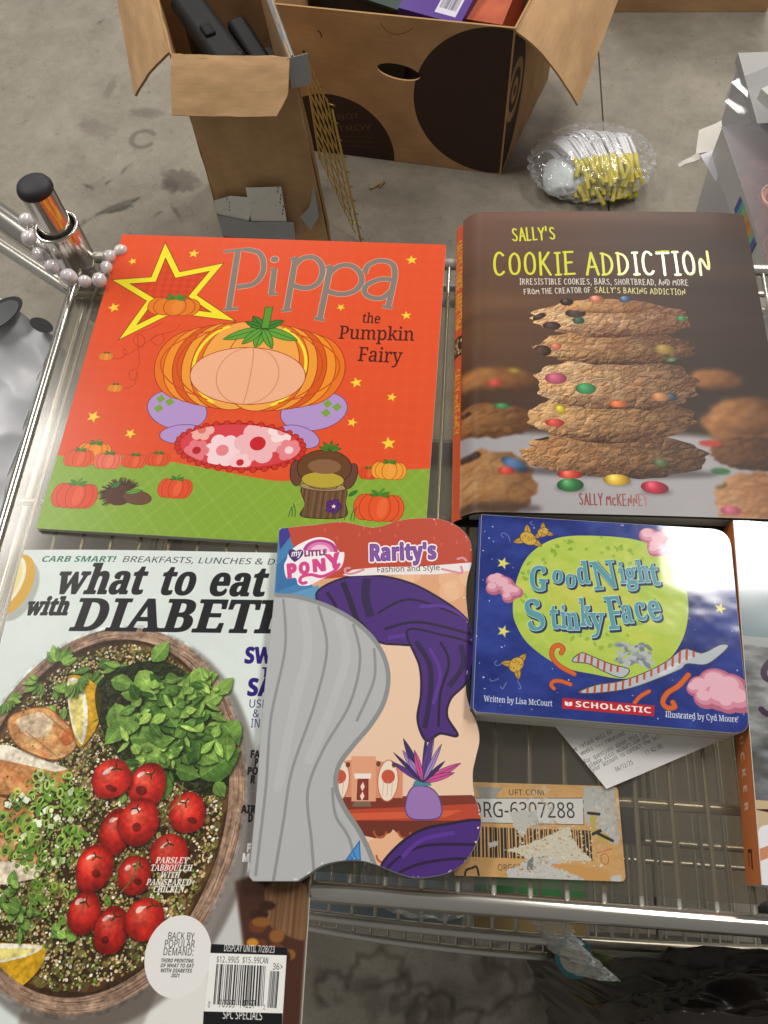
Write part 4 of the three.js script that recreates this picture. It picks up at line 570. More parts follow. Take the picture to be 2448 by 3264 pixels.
// ---------- blue board book ----------
function blueCover() {
  const K = 8, W = 1180, H = 960, [c, x] = canvas(W, H, '#22387f'); x.scale(K, K);
  { const im = x.createImageData(W, H), d = im.data; for (let j = 0, o = 0; j < H; j++) for (let i = 0; i < W; i++, o += 4) { const n = fbm(i / 90, j / 60, 4) - 0.5, m = fbm(i / 300 + 7, j / 200, 2) - 0.5; d[o] = clamp(36 + 34 * n + 20 * m); d[o + 1] = clamp(54 + 40 * n + 26 * m); d[o + 2] = clamp(134 + 52 * n + 40 * m); d[o + 3] = 255; } x.putImageData(im, 0, 0); }
  for (let i = 0; i < 90; i++) { x.fillStyle = `rgba(226,234,255,${rr(0.4, 0.95)})`; oval(x, rr(0, 146), rr(0, 118), rr(0.2, 0.55), rr(0.2, 0.55)); x.fill(); }
  curve(x, [20.1, 57.4, 22.3, 39.3, 29.4, 23.8, 44.3, 12.8, 65.7, 9.5, 92.2, 10.6, 109.6, 19.2, 116.9, 34.6, 118.3, 52.1, 113.7, 69.6, 102.9, 83.9, 83.9, 93.5, 64.2, 92.6, 46.4, 89.4, 30.2, 79.2, 22.4, 68.1]);
  x.save(); ink(x, '#b4cc52'); x.clip();
  for (let i = 0; i < 220; i++) { x.fillStyle = ['rgba(210,220,120,0.14)', 'rgba(150,190,60,0.14)', 'rgba(225,210,90,0.1)'][i % 3]; oval(x, rr(20, 110), rr(8, 82), rr(3, 14), rr(1.5, 6), rr(-0.6, 0.6)); x.fill(); }
  oval(x, 65.0, 46.3, 26, 16); ink(x, 'rgba(224,206,96,0.35)');
  for (let i = 0; i < 70; i++) { const q = rr(0, 6.28), r = rr(0.72, 1.02); x.fillStyle = 'rgba(112,160,52,0.5)'; oval(x, 64 + Math.cos(q) * 42 * r, 44 + Math.sin(q) * 34 * r, rr(0.6, 2), rr(0.6, 1.5), rr(0, 3)); x.fill(); } x.restore();
  const cloud = (list) => { for (const pass of [0, 1, 2]) for (const [a, b, r] of list) { x.fillStyle = ['#b9677f', '#d88da3', '#ecb6c4'][pass]; oval(x, a - pass * 0.5, b - pass * 0.9, r * (1 - pass * 0.22), r * (0.86 - pass * 0.2)); x.fill(); } };
  cloud([[98.7, 7.2, 6], [104.9, 9.7, 7], [103.6, 14.4, 6.5], [111.4, 6.3, 7], [113.1, 13.2, 7.5], [101.4, 16.9, 4]]);
  cloud([[9.7, 42.5, 5.5], [14.5, 44.4, 6.5], [18.3, 48.1, 6], [8.8, 47.1, 4.5], [21.9, 48.4, 4], [17.3, 52.1, 3.6], [11.8, 40.7, 3.8]]);
  cloud([[130.6, 92.8, 10], [122.6, 95.5, 7.5], [138.1, 94.2, 9], [118.7, 96.8, 4.5], [131.9, 99.7, 9], [124.1, 101.3, 6.5], [141.5, 99.9, 9], [135.4, 103.3, 6]]);
  for (const [a, b, r] of [[13.8, 30.8, 3.6], [15.1, 72.1, 3.4], [135.9, 49.5, 3.2]]) { star(x, a, b, r + 1, 0.3, 'rgba(250,240,150,0.3)'); star(x, a, b, r, 0.3, '#e9dd6e'); }
  // gilded leaves drifting, pale swirls
  const gold = (a, b, q, s) => { x.save(); x.translate(a, b); x.rotate(q); for (const t of [0, 2.3, 4.1]) leaf(x, 0, 0, 8 * s, 2.6 * s, t, '#c69a3a', '#6b4a1a', 0.3); oval(x, 0, 0, 4.4 * s, 3.4 * s); ink(x, '#d2ab45', '#6b4a1a', 0.35); for (let i = 0; i < 14; i++) { x.fillStyle = '#8c6426'; oval(x, rr(-4, 4) * s, rr(-3, 3) * s, 0.4, 0.35); x.fill(); } x.restore(); };
  gold(28.2, 13.9, 0.5, 1.15); gold(36.8, 9.2, 2.4, 0.8); gold(22.8, 90.7, -0.9, 1.05);
  x.strokeStyle = 'rgba(170,180,214,0.55)'; x.lineWidth = 0.5; for (const p of [[13.7, 14.4, 12.0, 12.7, 13.6, 11.4, 16.3, 13.0, 17.5, 16.5], [31.3, 5.3, 29.1, 3.7, 30.7, 2.4], [15.3, 90.3, 12.3, 92.1, 10.8, 90.7, 12.2, 89.0], [13.5, 99.2, 9.6, 101.0, 8.5, 99.6], [17.6, 100.9, 15.7, 104.6, 14.2, 103.2], [23.5, 99.4, 25.6, 103.3, 24.1, 103.9]]) { curve(x, p, false); x.stroke(); }
  // orange swirls
  x.lineCap = 'round';
  const swirl = (p, w) => { curve(x, p, false); x.strokeStyle = '#9c3f1c'; x.lineWidth = w + 0.6; x.stroke(); curve(x, p, false); x.strokeStyle = '#d9652c'; x.lineWidth = w; x.stroke(); };
  swirl([47.4, 82.1, 48.4, 79.4, 45.9, 77.8, 42.8, 79.8, 42.4, 84.5, 46.4, 89.4, 54.3, 93.4], 2.2); swirl([43.4, 102.3, 41.9, 100.4, 43.4, 98.3, 47.3, 98.0, 52.3, 99.3], 1.8); swirl([106.6, 104.7, 107.4, 107.1, 103.6, 107.9, 101.3, 105.1, 104.0, 99.9, 110.1, 95.5, 115.8, 89.0], 2.4); swirl([86.3, 106.8, 89.3, 103.1, 94.3, 99.7], 1.8);
  // a long striped scarf flying
  const scarf = [56.7, 103.3, 66.1, 98.5, 78.9, 95.5, 91.9, 89.9, 104.0, 82.8, 114.3, 74.7, 124.1, 76.0, 134.3, 70.6, 138.2, 71.8, 126.6, 82.0, 115.8, 82.9, 111.6, 86.3, 99.6, 92.3, 83.7, 99.1, 66.0, 103.0];
  x.save(); curve(x, scarf); ink(x, '#b9bfc6', '#3c4450', 0.5); x.clip(); for (let i = 0; i < 60; i++) { x.fillStyle = 'rgba(240,240,240,0.3)'; oval(x, rr(45, 125), rr(60, 95), rr(2, 6), 1, -0.5); x.fill(); }
  x.strokeStyle = '#c0502f'; x.lineWidth = 1.25; for (let i = 0; i < 22; i++) { const u = 54 + i * 3.9, v = 98 - i * 2.1; curve(x, [u - 2, v - 16, u, v, u - 1, v + 16], false); x.stroke(); } x.restore();
  const tail = [53.4, 86.3, 58.4, 81.2, 64.4, 82.8, 74.2, 86.2, 84.1, 88.5, 79.9, 93.4, 70.2, 90.6, 62.3, 87.1];
  x.save(); curve(x, tail); ink(x, '#b9bfc6', '#3c4450', 0.5); x.clip(); x.strokeStyle = '#c0502f'; x.lineWidth = 1.2; for (let i = 0; i < 9; i++) { const u = 50 + i * 3.6; x.beginPath(); x.moveTo(u + 3, 55); x.lineTo(u - 1, 90); x.stroke(); } x.restore();
  { const [a, b] = [87.3, 80.0]; for (let i = 0; i < 60; i++) { x.fillStyle = ['#9aa0a6', '#b8bdc1', '#7f868e'][i % 3]; oval(x, a + rr(-9, 9), b + rr(-6, 6), rr(1, 3), rr(0.6, 1.5), rr(-1, 1)); x.fill(); } }
  // title
  const word = (t, a, b, e, f, h, font = 'bold # serif') => { setType(x, t, font, a + 0.8, b + 0.8, e + 0.8, f + 0.8, h, { fill: '#2a3b60', strokes: [['#2a3b60', 1.5]] }); setType(x, t, font, a, b, e, f, h, { fill: '#5c9ea8', strokes: [['#dfecec', 0.7], ['#5c9ea8', 0.3]] }); };
  word('G', 28.7, 46.2, 39.7, 46.2, 15); word('o', 41.6, 40.4, 48.5, 40.8, 10); word('o', 49.5, 42.7, 56.0, 42.7, 10); word('d', 56.6, 40.4, 64.1, 39.6, 13); word('N', 65.9, 43.5, 80.7, 40.9, 17); word('i', 80.9, 38.4, 84.7, 37.9, 12); word('g', 84.5, 38.4, 91.1, 37.6, 12.5); word('h', 91.1, 37.2, 98.3, 36.4, 13); word('t', 98.5, 38.2, 103.9, 37.4, 14);
  word('S', 29.3, 71.0, 40.1, 68.3, 18); word('t', 41.3, 68.3, 46.4, 67.9, 14); word('i', 47.2, 67.8, 50.5, 67.7, 12.5); word('n', 50.7, 68.5, 57.8, 67.9, 13); word('k', 58.0, 65.4, 64.2, 65.1, 15); word('y', 63.6, 67.5, 72.0, 66.9, 13); word('F', 73.6, 66.5, 82.9, 65.1, 19); word('a', 81.2, 62.3, 88.1, 61.3, 13.5); word('c', 88.9, 60.0, 95.8, 58.8, 13.5); word('e', 96.4, 59.4, 104.2, 58.0, 14.5);
  setType(x, 'Written by Lisa McCourt', '# serif', 5.6, 112.3, 42.6, 112.1, 3.1, { fill: '#eef0f4' }); setType(x, 'Illustrated by Cyd Moore', '# serif', 102.3, 113.0, 139.9, 112.6, 3.2, { fill: '#eef0f4' });
  path(x, [47.9, 107.1, 96.9, 107.2, 96.2, 113.1, 47.7, 112.8]); ink(x, '#c0202c');
  setType(x, 'SCHOLASTIC', 'bold # sans-serif', 54.7, 111.3, 95.1, 111.5, 3.1, { fill: '#f7f2ee' });
  { const [a, b] = [51.2, 109.8]; x.fillStyle = '#f7f2ee'; path(x, [a - 2, b - 1.1, a - 0.1, b - 0.6, a - 0.1, b + 1.5, a - 2, b + 1]); x.fill(); path(x, [a + 2, b - 1.1, a + 0.1, b - 0.6, a + 0.1, b + 1.5, a + 2, b + 1]); x.fill(); }
  speckle(x, W, H, 8);
  return asMap(c);
}
{
  const g = thing('board_book', 'thick blue board book with a green moon and white page edges, glaring under the lamp', 'book', [0.0235, SH + 0.002, -0.2105], -0.022);
  const w = 0.1455, h = 0.1185, t = 0.023, r = 0.011;
  const outline = () => { const s = new THREE.Shape(); s.moveTo(0, 0); s.lineTo(w - r, 0); s.quadraticCurveTo(w, 0, w, -r); s.lineTo(w, -h + r * 0.8); s.quadraticCurveTo(w, -h, w - r * 0.8, -h); s.lineTo(0.002, -h); s.lineTo(0, -h + 0.002); s.closePath(); return s; };
  const slab = (y0, y1, inset) => { const e = new THREE.ExtrudeGeometry(outline(), { depth: y1 - y0 - 0.0004, bevelEnabled: true, bevelThickness: 0.0002, bevelSize: 0.0002, bevelOffset: -0.0002 - inset, bevelSegments: 1, curveSegments: 8 }); e.rotateX(-Math.PI / 2); e.translate(0, y0 + 0.0002, 0); return e; };
  const coverMap = blueCover(), [, ] = [0, 0];
  const gloss = M({ map: coverMap, roughness: 0.13, specularIntensity: 1, clearcoat: 1, clearcoatRoughness: 0.045, bumpMap: grainTexture(256, (u, v) => { const n = clamp(128 + 110 * (fbm(u * 7, v * 7, 3) - 0.5)); return [n, n, n]; }, 1, false), bumpScale: 0.0007 });
  const boardWhite = M({ color: 0xd2cfc4, roughness: 0.7 });
  const cov = slab(t - 0.0016, t, 0), p = cov.attributes.position, uv = cov.attributes.uv;
  for (let i = 0; i < p.count; i++) uv.setXY(i, Math.min(1, Math.max(0, p.getX(i) / (1180 / 8000))), 1 - Math.min(1, Math.max(0, p.getZ(i) / 0.12)));
  part('front_cover', cov, [gloss, boardWhite], g);
  const leaves = 9, step = (t - 0.0016 - 0.0018) / leaves;
  for (let i = 0; i < leaves; i++) { const l = part('board_page', slab(0.0017 + i * step, 0.0017 + (i + 0.93) * step, 0.0003 + 0.0004 * ((i * 7) % 3) / 3), boardWhite, g); l.rotation.y = 0.002 * (((i * 5) % 3) - 1); }
  part('back_cover', slab(0, 0.0016, 0), boardWhite, g);
  part('spine', new THREE.BoxGeometry(0.0012, t - 0.0004, h - 0.004), M({ color: 0x24397c, roughness: 0.3 }), g, [-0.0007, t / 2, h / 2]);
}

// ---------- shaped board book ----------
const SHAPED = [-0.0, 12.0, 21.8, 8.2, 38.8, 5.4, 58.5, 8.0, 75.2, 2.1, 94.4, 0.0, 107.3, 3.3, 115.5, 10.5, 118.8, 19.5, 118.8, 28.5, 116.5, 38.6, 116.0, 49.6, 117.9, 64.4, 120.4, 74.7, 120.6, 84.9, 119.1, 95.0, 117.4, 103.9, 119.5, 113.5, 124.0, 123.6, 125.3, 131.9, 123.5, 141.2, 122.1, 149.4, 123.2, 159.9, 126.3, 168.4, 126.9, 175.2, 124.8, 183.7, 118.8, 193.2, 111.9, 198.2, 103.1, 200.9, 94.3, 202.2, 85.4, 200.8, 72.6, 197.2, 63.6, 196.1, 54.6, 197.1, 45.9, 199.8, 40.0, 203.9, 34.2, 207.9];
const SHAPED_SPINE = [11.4, 209.5, 9.0, 207.4, 7.6, 172.7, 4.2, 112.5, 2.9, 64.2];
function shapedCover() {
  const K = 7, W = 920, H = 1480, [c, x] = canvas(W, H, '#edc9ac'); x.scale(K, K);
  x.fillStyle = '#e0a57c'; x.fillRect(0, 0, 140, 75); for (let i = 0; i < 9; i++) { oval(x, rr(70, 125), rr(28, 60), 6, 6); ink(x, 'rgba(244,200,160,0.4)'); }
  path(x, [-6.7, -1.4, 128.4, -7.8, 129.0, 35.8, 117.6, 33.1, 87.6, 34.6, 56.6, 39.5, 36.0, 42.8, -0.4, 46.9]); ink(x, '#bf4329'); for (let i = 0; i < 14; i++) leaf(x, rr(20, 125), rr(2, 16), 3, 1.2, 1.5, 'rgba(216,100,72,0.6)');
  path(x, [-5.8, 5.7, 4.6, 10.0, 9.2, 21.5, 26.4, 51.0, 30.0, 56.3, -0.6, 68.7]); ink(x, '#3f7fb4'); path(x, [-0.8, 10.2, 5.3, 10.9, 7.8, 16.9, 2.3, 26.4]); ink(x, '#33308a'); path(x, [3.1, 57.7, 28.1, 47.6, 30.9, 54.1, 2.2, 66.4]); ink(x, '#5c97bf'); path(x, [1.5, 36.7, 8.9, 27.2, 18.5, 45.9, 3.6, 53.3]); ink(x, '#2f6ea6');
  // stage, curtained shop front, drapes
  path(x, [29.4, 166.8, 84.9, 163.3, 130.7, 159.5, 130.9, 174.9, 31.2, 182.4]); ink(x, '#7c2f1c'); path(x, [30.3, 174.7, 130.7, 163.8, 130.9, 172.4, 30.9, 179.8]); ink(x, '#b94328'); path(x, [48.8, 174.5, 117.2, 168.0, 108.2, 172.2, 51.0, 177.6]); ink(x, '#d55a36');
  path(x, [51.0, 177.6, 130.9, 172.4, 129.2, 178.4, 86.2, 184.6, 81.4, 179.9, 77.2, 185.6, 68.0, 184.2, 55.1, 182.5]); ink(x, '#6e2a1a');
  x.fillStyle = '#e9b48c'; path(x, [55.2, 183.3, 68.2, 186.7, 82.3, 180.7, 95.4, 189.0, 83.4, 198.1, 56.3, 195.8]); x.fill();
  for (const [a, b] of [[74.6, 181.2], [87.3, 180.5], [76.8, 192.8]]) { x.strokeStyle = '#b05636'; x.lineWidth = 1; x.beginPath(); x.arc(a, b, 3.2, 0, 3.14); x.stroke(); }
  path(x, [42.2, 149.9, 57.5, 146.2, 59.1, 165.4, 44.3, 166.3]); ink(x, '#db8f6c'); path(x, [68.3, 145.6, 84.5, 147.7, 85.4, 164.1, 69.8, 165.1]); ink(x, '#db8f6c'); path(x, [56.4, 144.5, 69.6, 143.7, 71.3, 166.8, 58.4, 167.6]); ink(x, '#e4a07c');
  for (const [a, b] of [[50.9, 157.5], [77.0, 155.8]]) { oval(x, a, b, 5.4, 10.5); ink(x, '#f0dcc8', '#c5694a', 0.5); oval(x, a, b - 2, 3.6, 3.6); ink(x, '#c5533a'); x.strokeStyle = '#c9a894'; x.lineWidth = 0.3; for (const u of [-2.4, 0, 2.4]) { x.beginPath(); x.moveTo(a + u, b); x.lineTo(a + u, b + 8); x.stroke(); } }
  path(x, [60.9, 156.0, 66.3, 155.6, 67.1, 166.2, 61.3, 166.5]); ink(x, '#8c2f22', '#5a1c14', 0.4); for (const [a, b] of [[63.7, 159.8], [63.9, 164.6]]) { path(x, [a, b - 2.4, a + 1.2, b, a, b + 2.4, a - 1.2, b]); ink(x, '#f0d8c4'); } path(x, [58.6, 153.4, 67.9, 152.8, 67.6, 155.5, 59.3, 156.1]); ink(x, '#f2e4d6'); path(x, [59.8, 167.5, 68.1, 167.0, 69.2, 169.5, 58.8, 170.2]); ink(x, '#7d6454');
  for (const [a, b] of [[43.7, 150.7], [46.8, 149.2], [54.9, 149.1], [71.3, 147.6], [79.7, 147.6]]) { oval(x, a, b, 1.2, 1.4); ink(x, '#6a3a24'); }
  // violet satin ribbons
  const satin = (pts, folds) => { curve(x, pts); ink(x, '#472277', '#1f1030', 1.3); x.save(); x.clip(); for (const [f, col, w] of folds) { curve(x, f, false); x.strokeStyle = col; x.lineWidth = w; x.stroke(); } x.restore(); };
  satin([27.6, 53.1, 42.3, 42.5, 62.9, 39.7, 83.9, 43.6, 101.8, 52.5, 113.2, 60.4, 119.5, 68.5, 122.8, 84.7, 119.1, 96.9, 110.0, 84.4, 97.9, 81.0, 80.0, 81.0, 65.9, 79.7, 53.8, 67.9, 38.3, 66.6], [[[33.7, 51.7, 39.7, 60.1, 40.6, 68.6], '#241038', 2], [[42.5, 44.7, 47.6, 55.4, 52.8, 67.9], '#241038', 3.4], [[56.8, 41.7, 56.7, 52.7, 60.7, 65.4], '#2c1648', 5], [[64.6, 63.0, 84.5, 53.4, 119.4, 64.3], '#241038', 1.4], [[69.4, 72.3, 89.3, 67.0, 120.5, 72.6], '#241038', 1.6], [[71.7, 77.4, 94.6, 74.0, 120.7, 80.8], '#5a2f96', 2.2], [[88.8, 57.5, 104.0, 56.7, 118.4, 64.4], '#5a2f96', 2]]);
  satin([82.5, 72.6, 101.6, 73.6, 120.7, 78.8, 122.9, 90.8, 116.3, 102.0, 108.9, 110.3, 107.3, 119.9, 113.3, 129.9, 103.8, 129.5, 96.4, 133.7, 91.1, 122.8, 92.3, 108.3, 90.6, 92.6], [[[87.8, 78.5, 96.5, 92.3, 97.3, 110.0, 95.2, 127.3], '#2a1446', 3], [[101.8, 77.8, 107.2, 89.7, 103.0, 107.7, 102.7, 125.9], '#1d0e30', 1.5], [[113.8, 79.1, 115.1, 91.2, 107.7, 103.5], '#2a1446', 3], [[96.0, 82.2, 102.5, 95.9, 99.3, 113.7], '#5a2f96', 2]]);
  satin([76.3, 198.5, 82.9, 189.0, 93.2, 180.8, 106.6, 176.1, 130.9, 174.5, 131.3, 206.1, 96.2, 203.7, 83.7, 201.7], [[[78.2, 200.1, 86.6, 192.1, 100.7, 186.2, 131.0, 184.1], '#241038', 1.4], [[85.4, 200.4, 95.8, 195.6, 113.4, 191.9, 131.1, 191.6], '#241038', 1.4], [[86.7, 192.9, 97.0, 183.9, 113.0, 179.5], '#5a2f96', 2]]);
  // wide fall of silver satin over the left side
  const cloth = [-18.1, 63.2, 6.0, 55.4, 29.2, 58.5, 50.7, 68.0, 66.0, 81.8, 73.1, 97.6, 72.2, 113.4, 65.5, 127.2, 56.8, 138.9, 50.2, 149.4, 49.3, 160.3, 55.0, 171.3, 64.3, 182.7, 72.6, 197.2, 76.2, 209.9, 2.9, 216.5];
  curve(x, cloth); ink(x, '#b4b5b5', '#8b8e8e', 2.6); x.save(); x.clip();
  for (const f of [[8.3, 57.4, 13.0, 86.8, 10.0, 126.7, 12.0, 163.5, 12.4, 207.0], [29.5, 60.6, 37.1, 85.5, 33.5, 117.6, 25.0, 153.7, 23.5, 180.3, 21.8, 209.6], [50.9, 70.1, 56.7, 90.5, 53.0, 116.5, 40.9, 141.8, 34.7, 163.9, 39.2, 187.8, 43.2, 208.1], [64.2, 84.0, 65.5, 102.0, 57.6, 125.8], [47.5, 161.3, 50.7, 175.1, 59.1, 186.4, 64.1, 202.6]]) { curve(x, f, false); x.strokeStyle = '#8f9292'; x.lineWidth = 1.6; x.stroke(); }
  for (const f of [[20.2, 61.1, 26.1, 86.1, 22.1, 121.2, 18.6, 163.1], [42.6, 68.5, 48.5, 88.9, 43.2, 117.0, 33.8, 147.7]]) { curve(x, f, false); x.lineCap = 'round'; x.strokeStyle = 'rgba(196,198,198,0.4)'; x.lineWidth = 5; x.stroke(); } x.restore();
  path(x, [58.2, 196.1, 64.2, 186.9, 65.5, 195.8]); ink(x, '#4a90d0', '#1f5a98', 0.5); path(x, [61.4, 192.1, 63.6, 196.0, 59.8, 194.7], false); x.strokeStyle = '#1f5a98'; x.stroke();
  // a lilac vase with pink sprays on the stage
  curve(x, [87.7, 163.1, 90.2, 158.5, 93.8, 157.4, 99.4, 157.9, 104.2, 162.0, 106.3, 169.7, 102.8, 173.4, 91.0, 174.1, 87.2, 170.1]); ink(x, '#9a74b4', '#5c3a78', 0.6); path(x, [90.1, 157.7, 100.3, 157.0, 99.3, 154.4, 91.4, 154.9]); ink(x, '#3f8a92');
  for (let i = 0; i < 16; i++) { const [a, b] = [95.6, 155.5], q = rr(-2.7, -0.3), l = rr(14, 26); leaf(x, a, b, l, rr(1.4, 3), q, ['#5b3a86', '#a487c6', '#d34c90', '#372864'][i % 4], '#2c1a48', 0.25); }
  // masthead
  path(x, [42.0, 40.3, 48.0, 36.6, 62.5, 34.2, 87.5, 32.4, 119.6, 27.9, 119.7, 33.0, 98.1, 36.8, 67.0, 38.8, 46.3, 40.9]); ink(x, '#efe7e4');
  x.strokeStyle = '#d892a0'; x.lineWidth = 1.4; x.lineCap = 'round'; for (const p of [[45.8, 35.6, 43.3, 36.3, 44.0, 39.0, 48.2, 39.0, 54.3, 36.3], [112.4, 31.1, 113.0, 35.0, 108.4, 34.6, 101.1, 33.3], [110.2, 26.2, 113.3, 25.4, 115.4, 27.0]]) { curve(x, p, false); x.stroke(); }
  setType(x, 'Fashion and Style', '# sans-serif', 62.3, 37.7, 100.0, 34.0, 3.6, { fill: '#2c2422' });
  setType(x, "Rarity's", 'bold # sans-serif', 57.0, 30.5, 97.7, 26.7, 10.5, { fill: '#7c54a8', strokes: [['#f4eef2', 2.4], ['#7d2f7a', 0.9]] });
  curve(x, [6.2, 36.5, 7.3, 31.9, 8.3, 27.3, 14.6, 21.2, 24.8, 16.6, 33.6, 18.5, 38.5, 25.2, 41.8, 26.2, 41.0, 34.7, 35.7, 40.0, 28.8, 44.3, 22.9, 47.9, 16.6, 48.2, 14.0, 43.9, 8.8, 44.2]); ink(x, '#f6eff2');
  for (const [r, col] of [[1, '#b23a86'], [0.78, '#e07ab4'], [0.55, '#f3c2da']]) { x.beginPath(); const [a, b] = [27.1, 25.8]; x.ellipse(a, b, 10.6 * r, 7.8 * r, 0, 3.14, 6.28); x.fillStyle = col; x.fill(); }
  x.beginPath(); { const [a, b] = [12.3, 29.1]; x.moveTo(a, b + 4.6); x.bezierCurveTo(a - 8, b - 1, a - 4, b - 6, a, b - 2.6); x.bezierCurveTo(a + 4, b - 6, a + 8, b - 1, a, b + 4.6); ink(x, '#47236e'); }
  setType(x, 'my', 'bold # sans-serif', 9.5, 30.4, 15.7, 29.4, 4, { fill: '#f6eff2', slant: 0.2 }); setType(x, 'LiTTLE', 'bold # sans-serif', 17.5, 29.8, 31.4, 27.9, 3.6, { fill: '#8c2a6a', strokes: [['#8c2a6a', 0.4]] });
  const pk = { fill: '#d83f86', strokes: [['#d83f86', 1.1]] }; setType(x, 'P', 'bold # sans-serif', 8.8, 44.2, 15.0, 43.0, 8.6, pk); setType(x, 'O', 'bold # sans-serif', 15.8, 41.2, 22.3, 40.2, 7, pk); setType(x, 'N', 'bold # sans-serif', 23.6, 39.4, 32.3, 37.8, 7.6, pk); setType(x, 'Y', 'bold # sans-serif', 33.5, 37.1, 41.0, 34.7, 9, pk);
  x.strokeStyle = '#d83f86'; x.lineWidth = 2; curve(x, [20.6, 46.4, 18.6, 47.0, 16.8, 45.4, 18.1, 42.6, 23.2, 41.2, 29.6, 42.0, 36.6, 38.3, 39.3, 33.7], false); x.stroke();
  x.fillStyle = 'rgba(240,238,232,0.85)'; for (let i = 0; i + 1 < SHAPED.length; i += 2) for (let k = 0; k < 3; k++) { oval(x, SHAPED[i] + rr(-1.6, 1.2), SHAPED[i + 1] + rr(-1.2, 1.2), rr(0.15, 0.6), rr(0.15, 0.5), rr(0, 3)); x.fill(); }
  speckle(x, W, H, 7);
  return asMap(c);
}
{
  const g = thing('board_book', 'wavy edged board book with violet ribbons on grey, overlapping the food magazine', 'book', [-0.1001, SH + 0.0062, -0.2104]);
  const shape = () => { const s = new THREE.Shape(), p = []; for (let i = 0; i < SHAPED.length; i += 2) p.push(new THREE.Vector2(SHAPED[i] / 1000, -SHAPED[i + 1] / 1000)); s.moveTo(p[0].x, p[0].y); s.splineThru(p.slice(1)); for (let i = 0; i < SHAPED_SPINE.length; i += 2) s.lineTo(SHAPED_SPINE[i] / 1000, -SHAPED_SPINE[i + 1] / 1000); s.closePath(); return s; };
  const T = 0.0118, slab = (y0, y1, inset) => { const e = new THREE.ExtrudeGeometry(shape(), { depth: y1 - y0 - 0.0005, bevelEnabled: true, bevelThickness: 0.00025, bevelSize: 0.00025, bevelOffset: -0.00025 - inset, bevelSegments: 1, curveSegments: 120 }); e.rotateX(-Math.PI / 2); e.translate(0, y0 + 0.00025, 0); return e; };
  const cov = slab(T - 0.0016, T, 0), p = cov.attributes.position, uv = cov.attributes.uv;
  for (let i = 0; i < p.count; i++) uv.setXY(i, p.getX(i) / (920 / 7000), 1 - p.getZ(i) / (1480 / 7000));
  const grey = M({ color: 0xaaaaa6, roughness: 0.6 });
  part('front_cover', cov, [printed(shapedCover(), { roughness: 0.45 }), grey], g);
  for (let i = 0; i < 5; i++) part('board_page', slab(0.0016 + i * 0.00172, 0.0016 + i * 0.00172 + 0.0016, 0.0004 + 0.0003 * (i % 2)), boardTone(i), g);
  part('back_cover', slab(0, 0.0015, 0), grey, g);
  g.rotation.z = -0.012;
}
function boardTone(i) { return M({ color: [0xc9c7c0, 0xbdbbb4, 0xc4c2ba][i % 3], roughness: 0.75 }); }

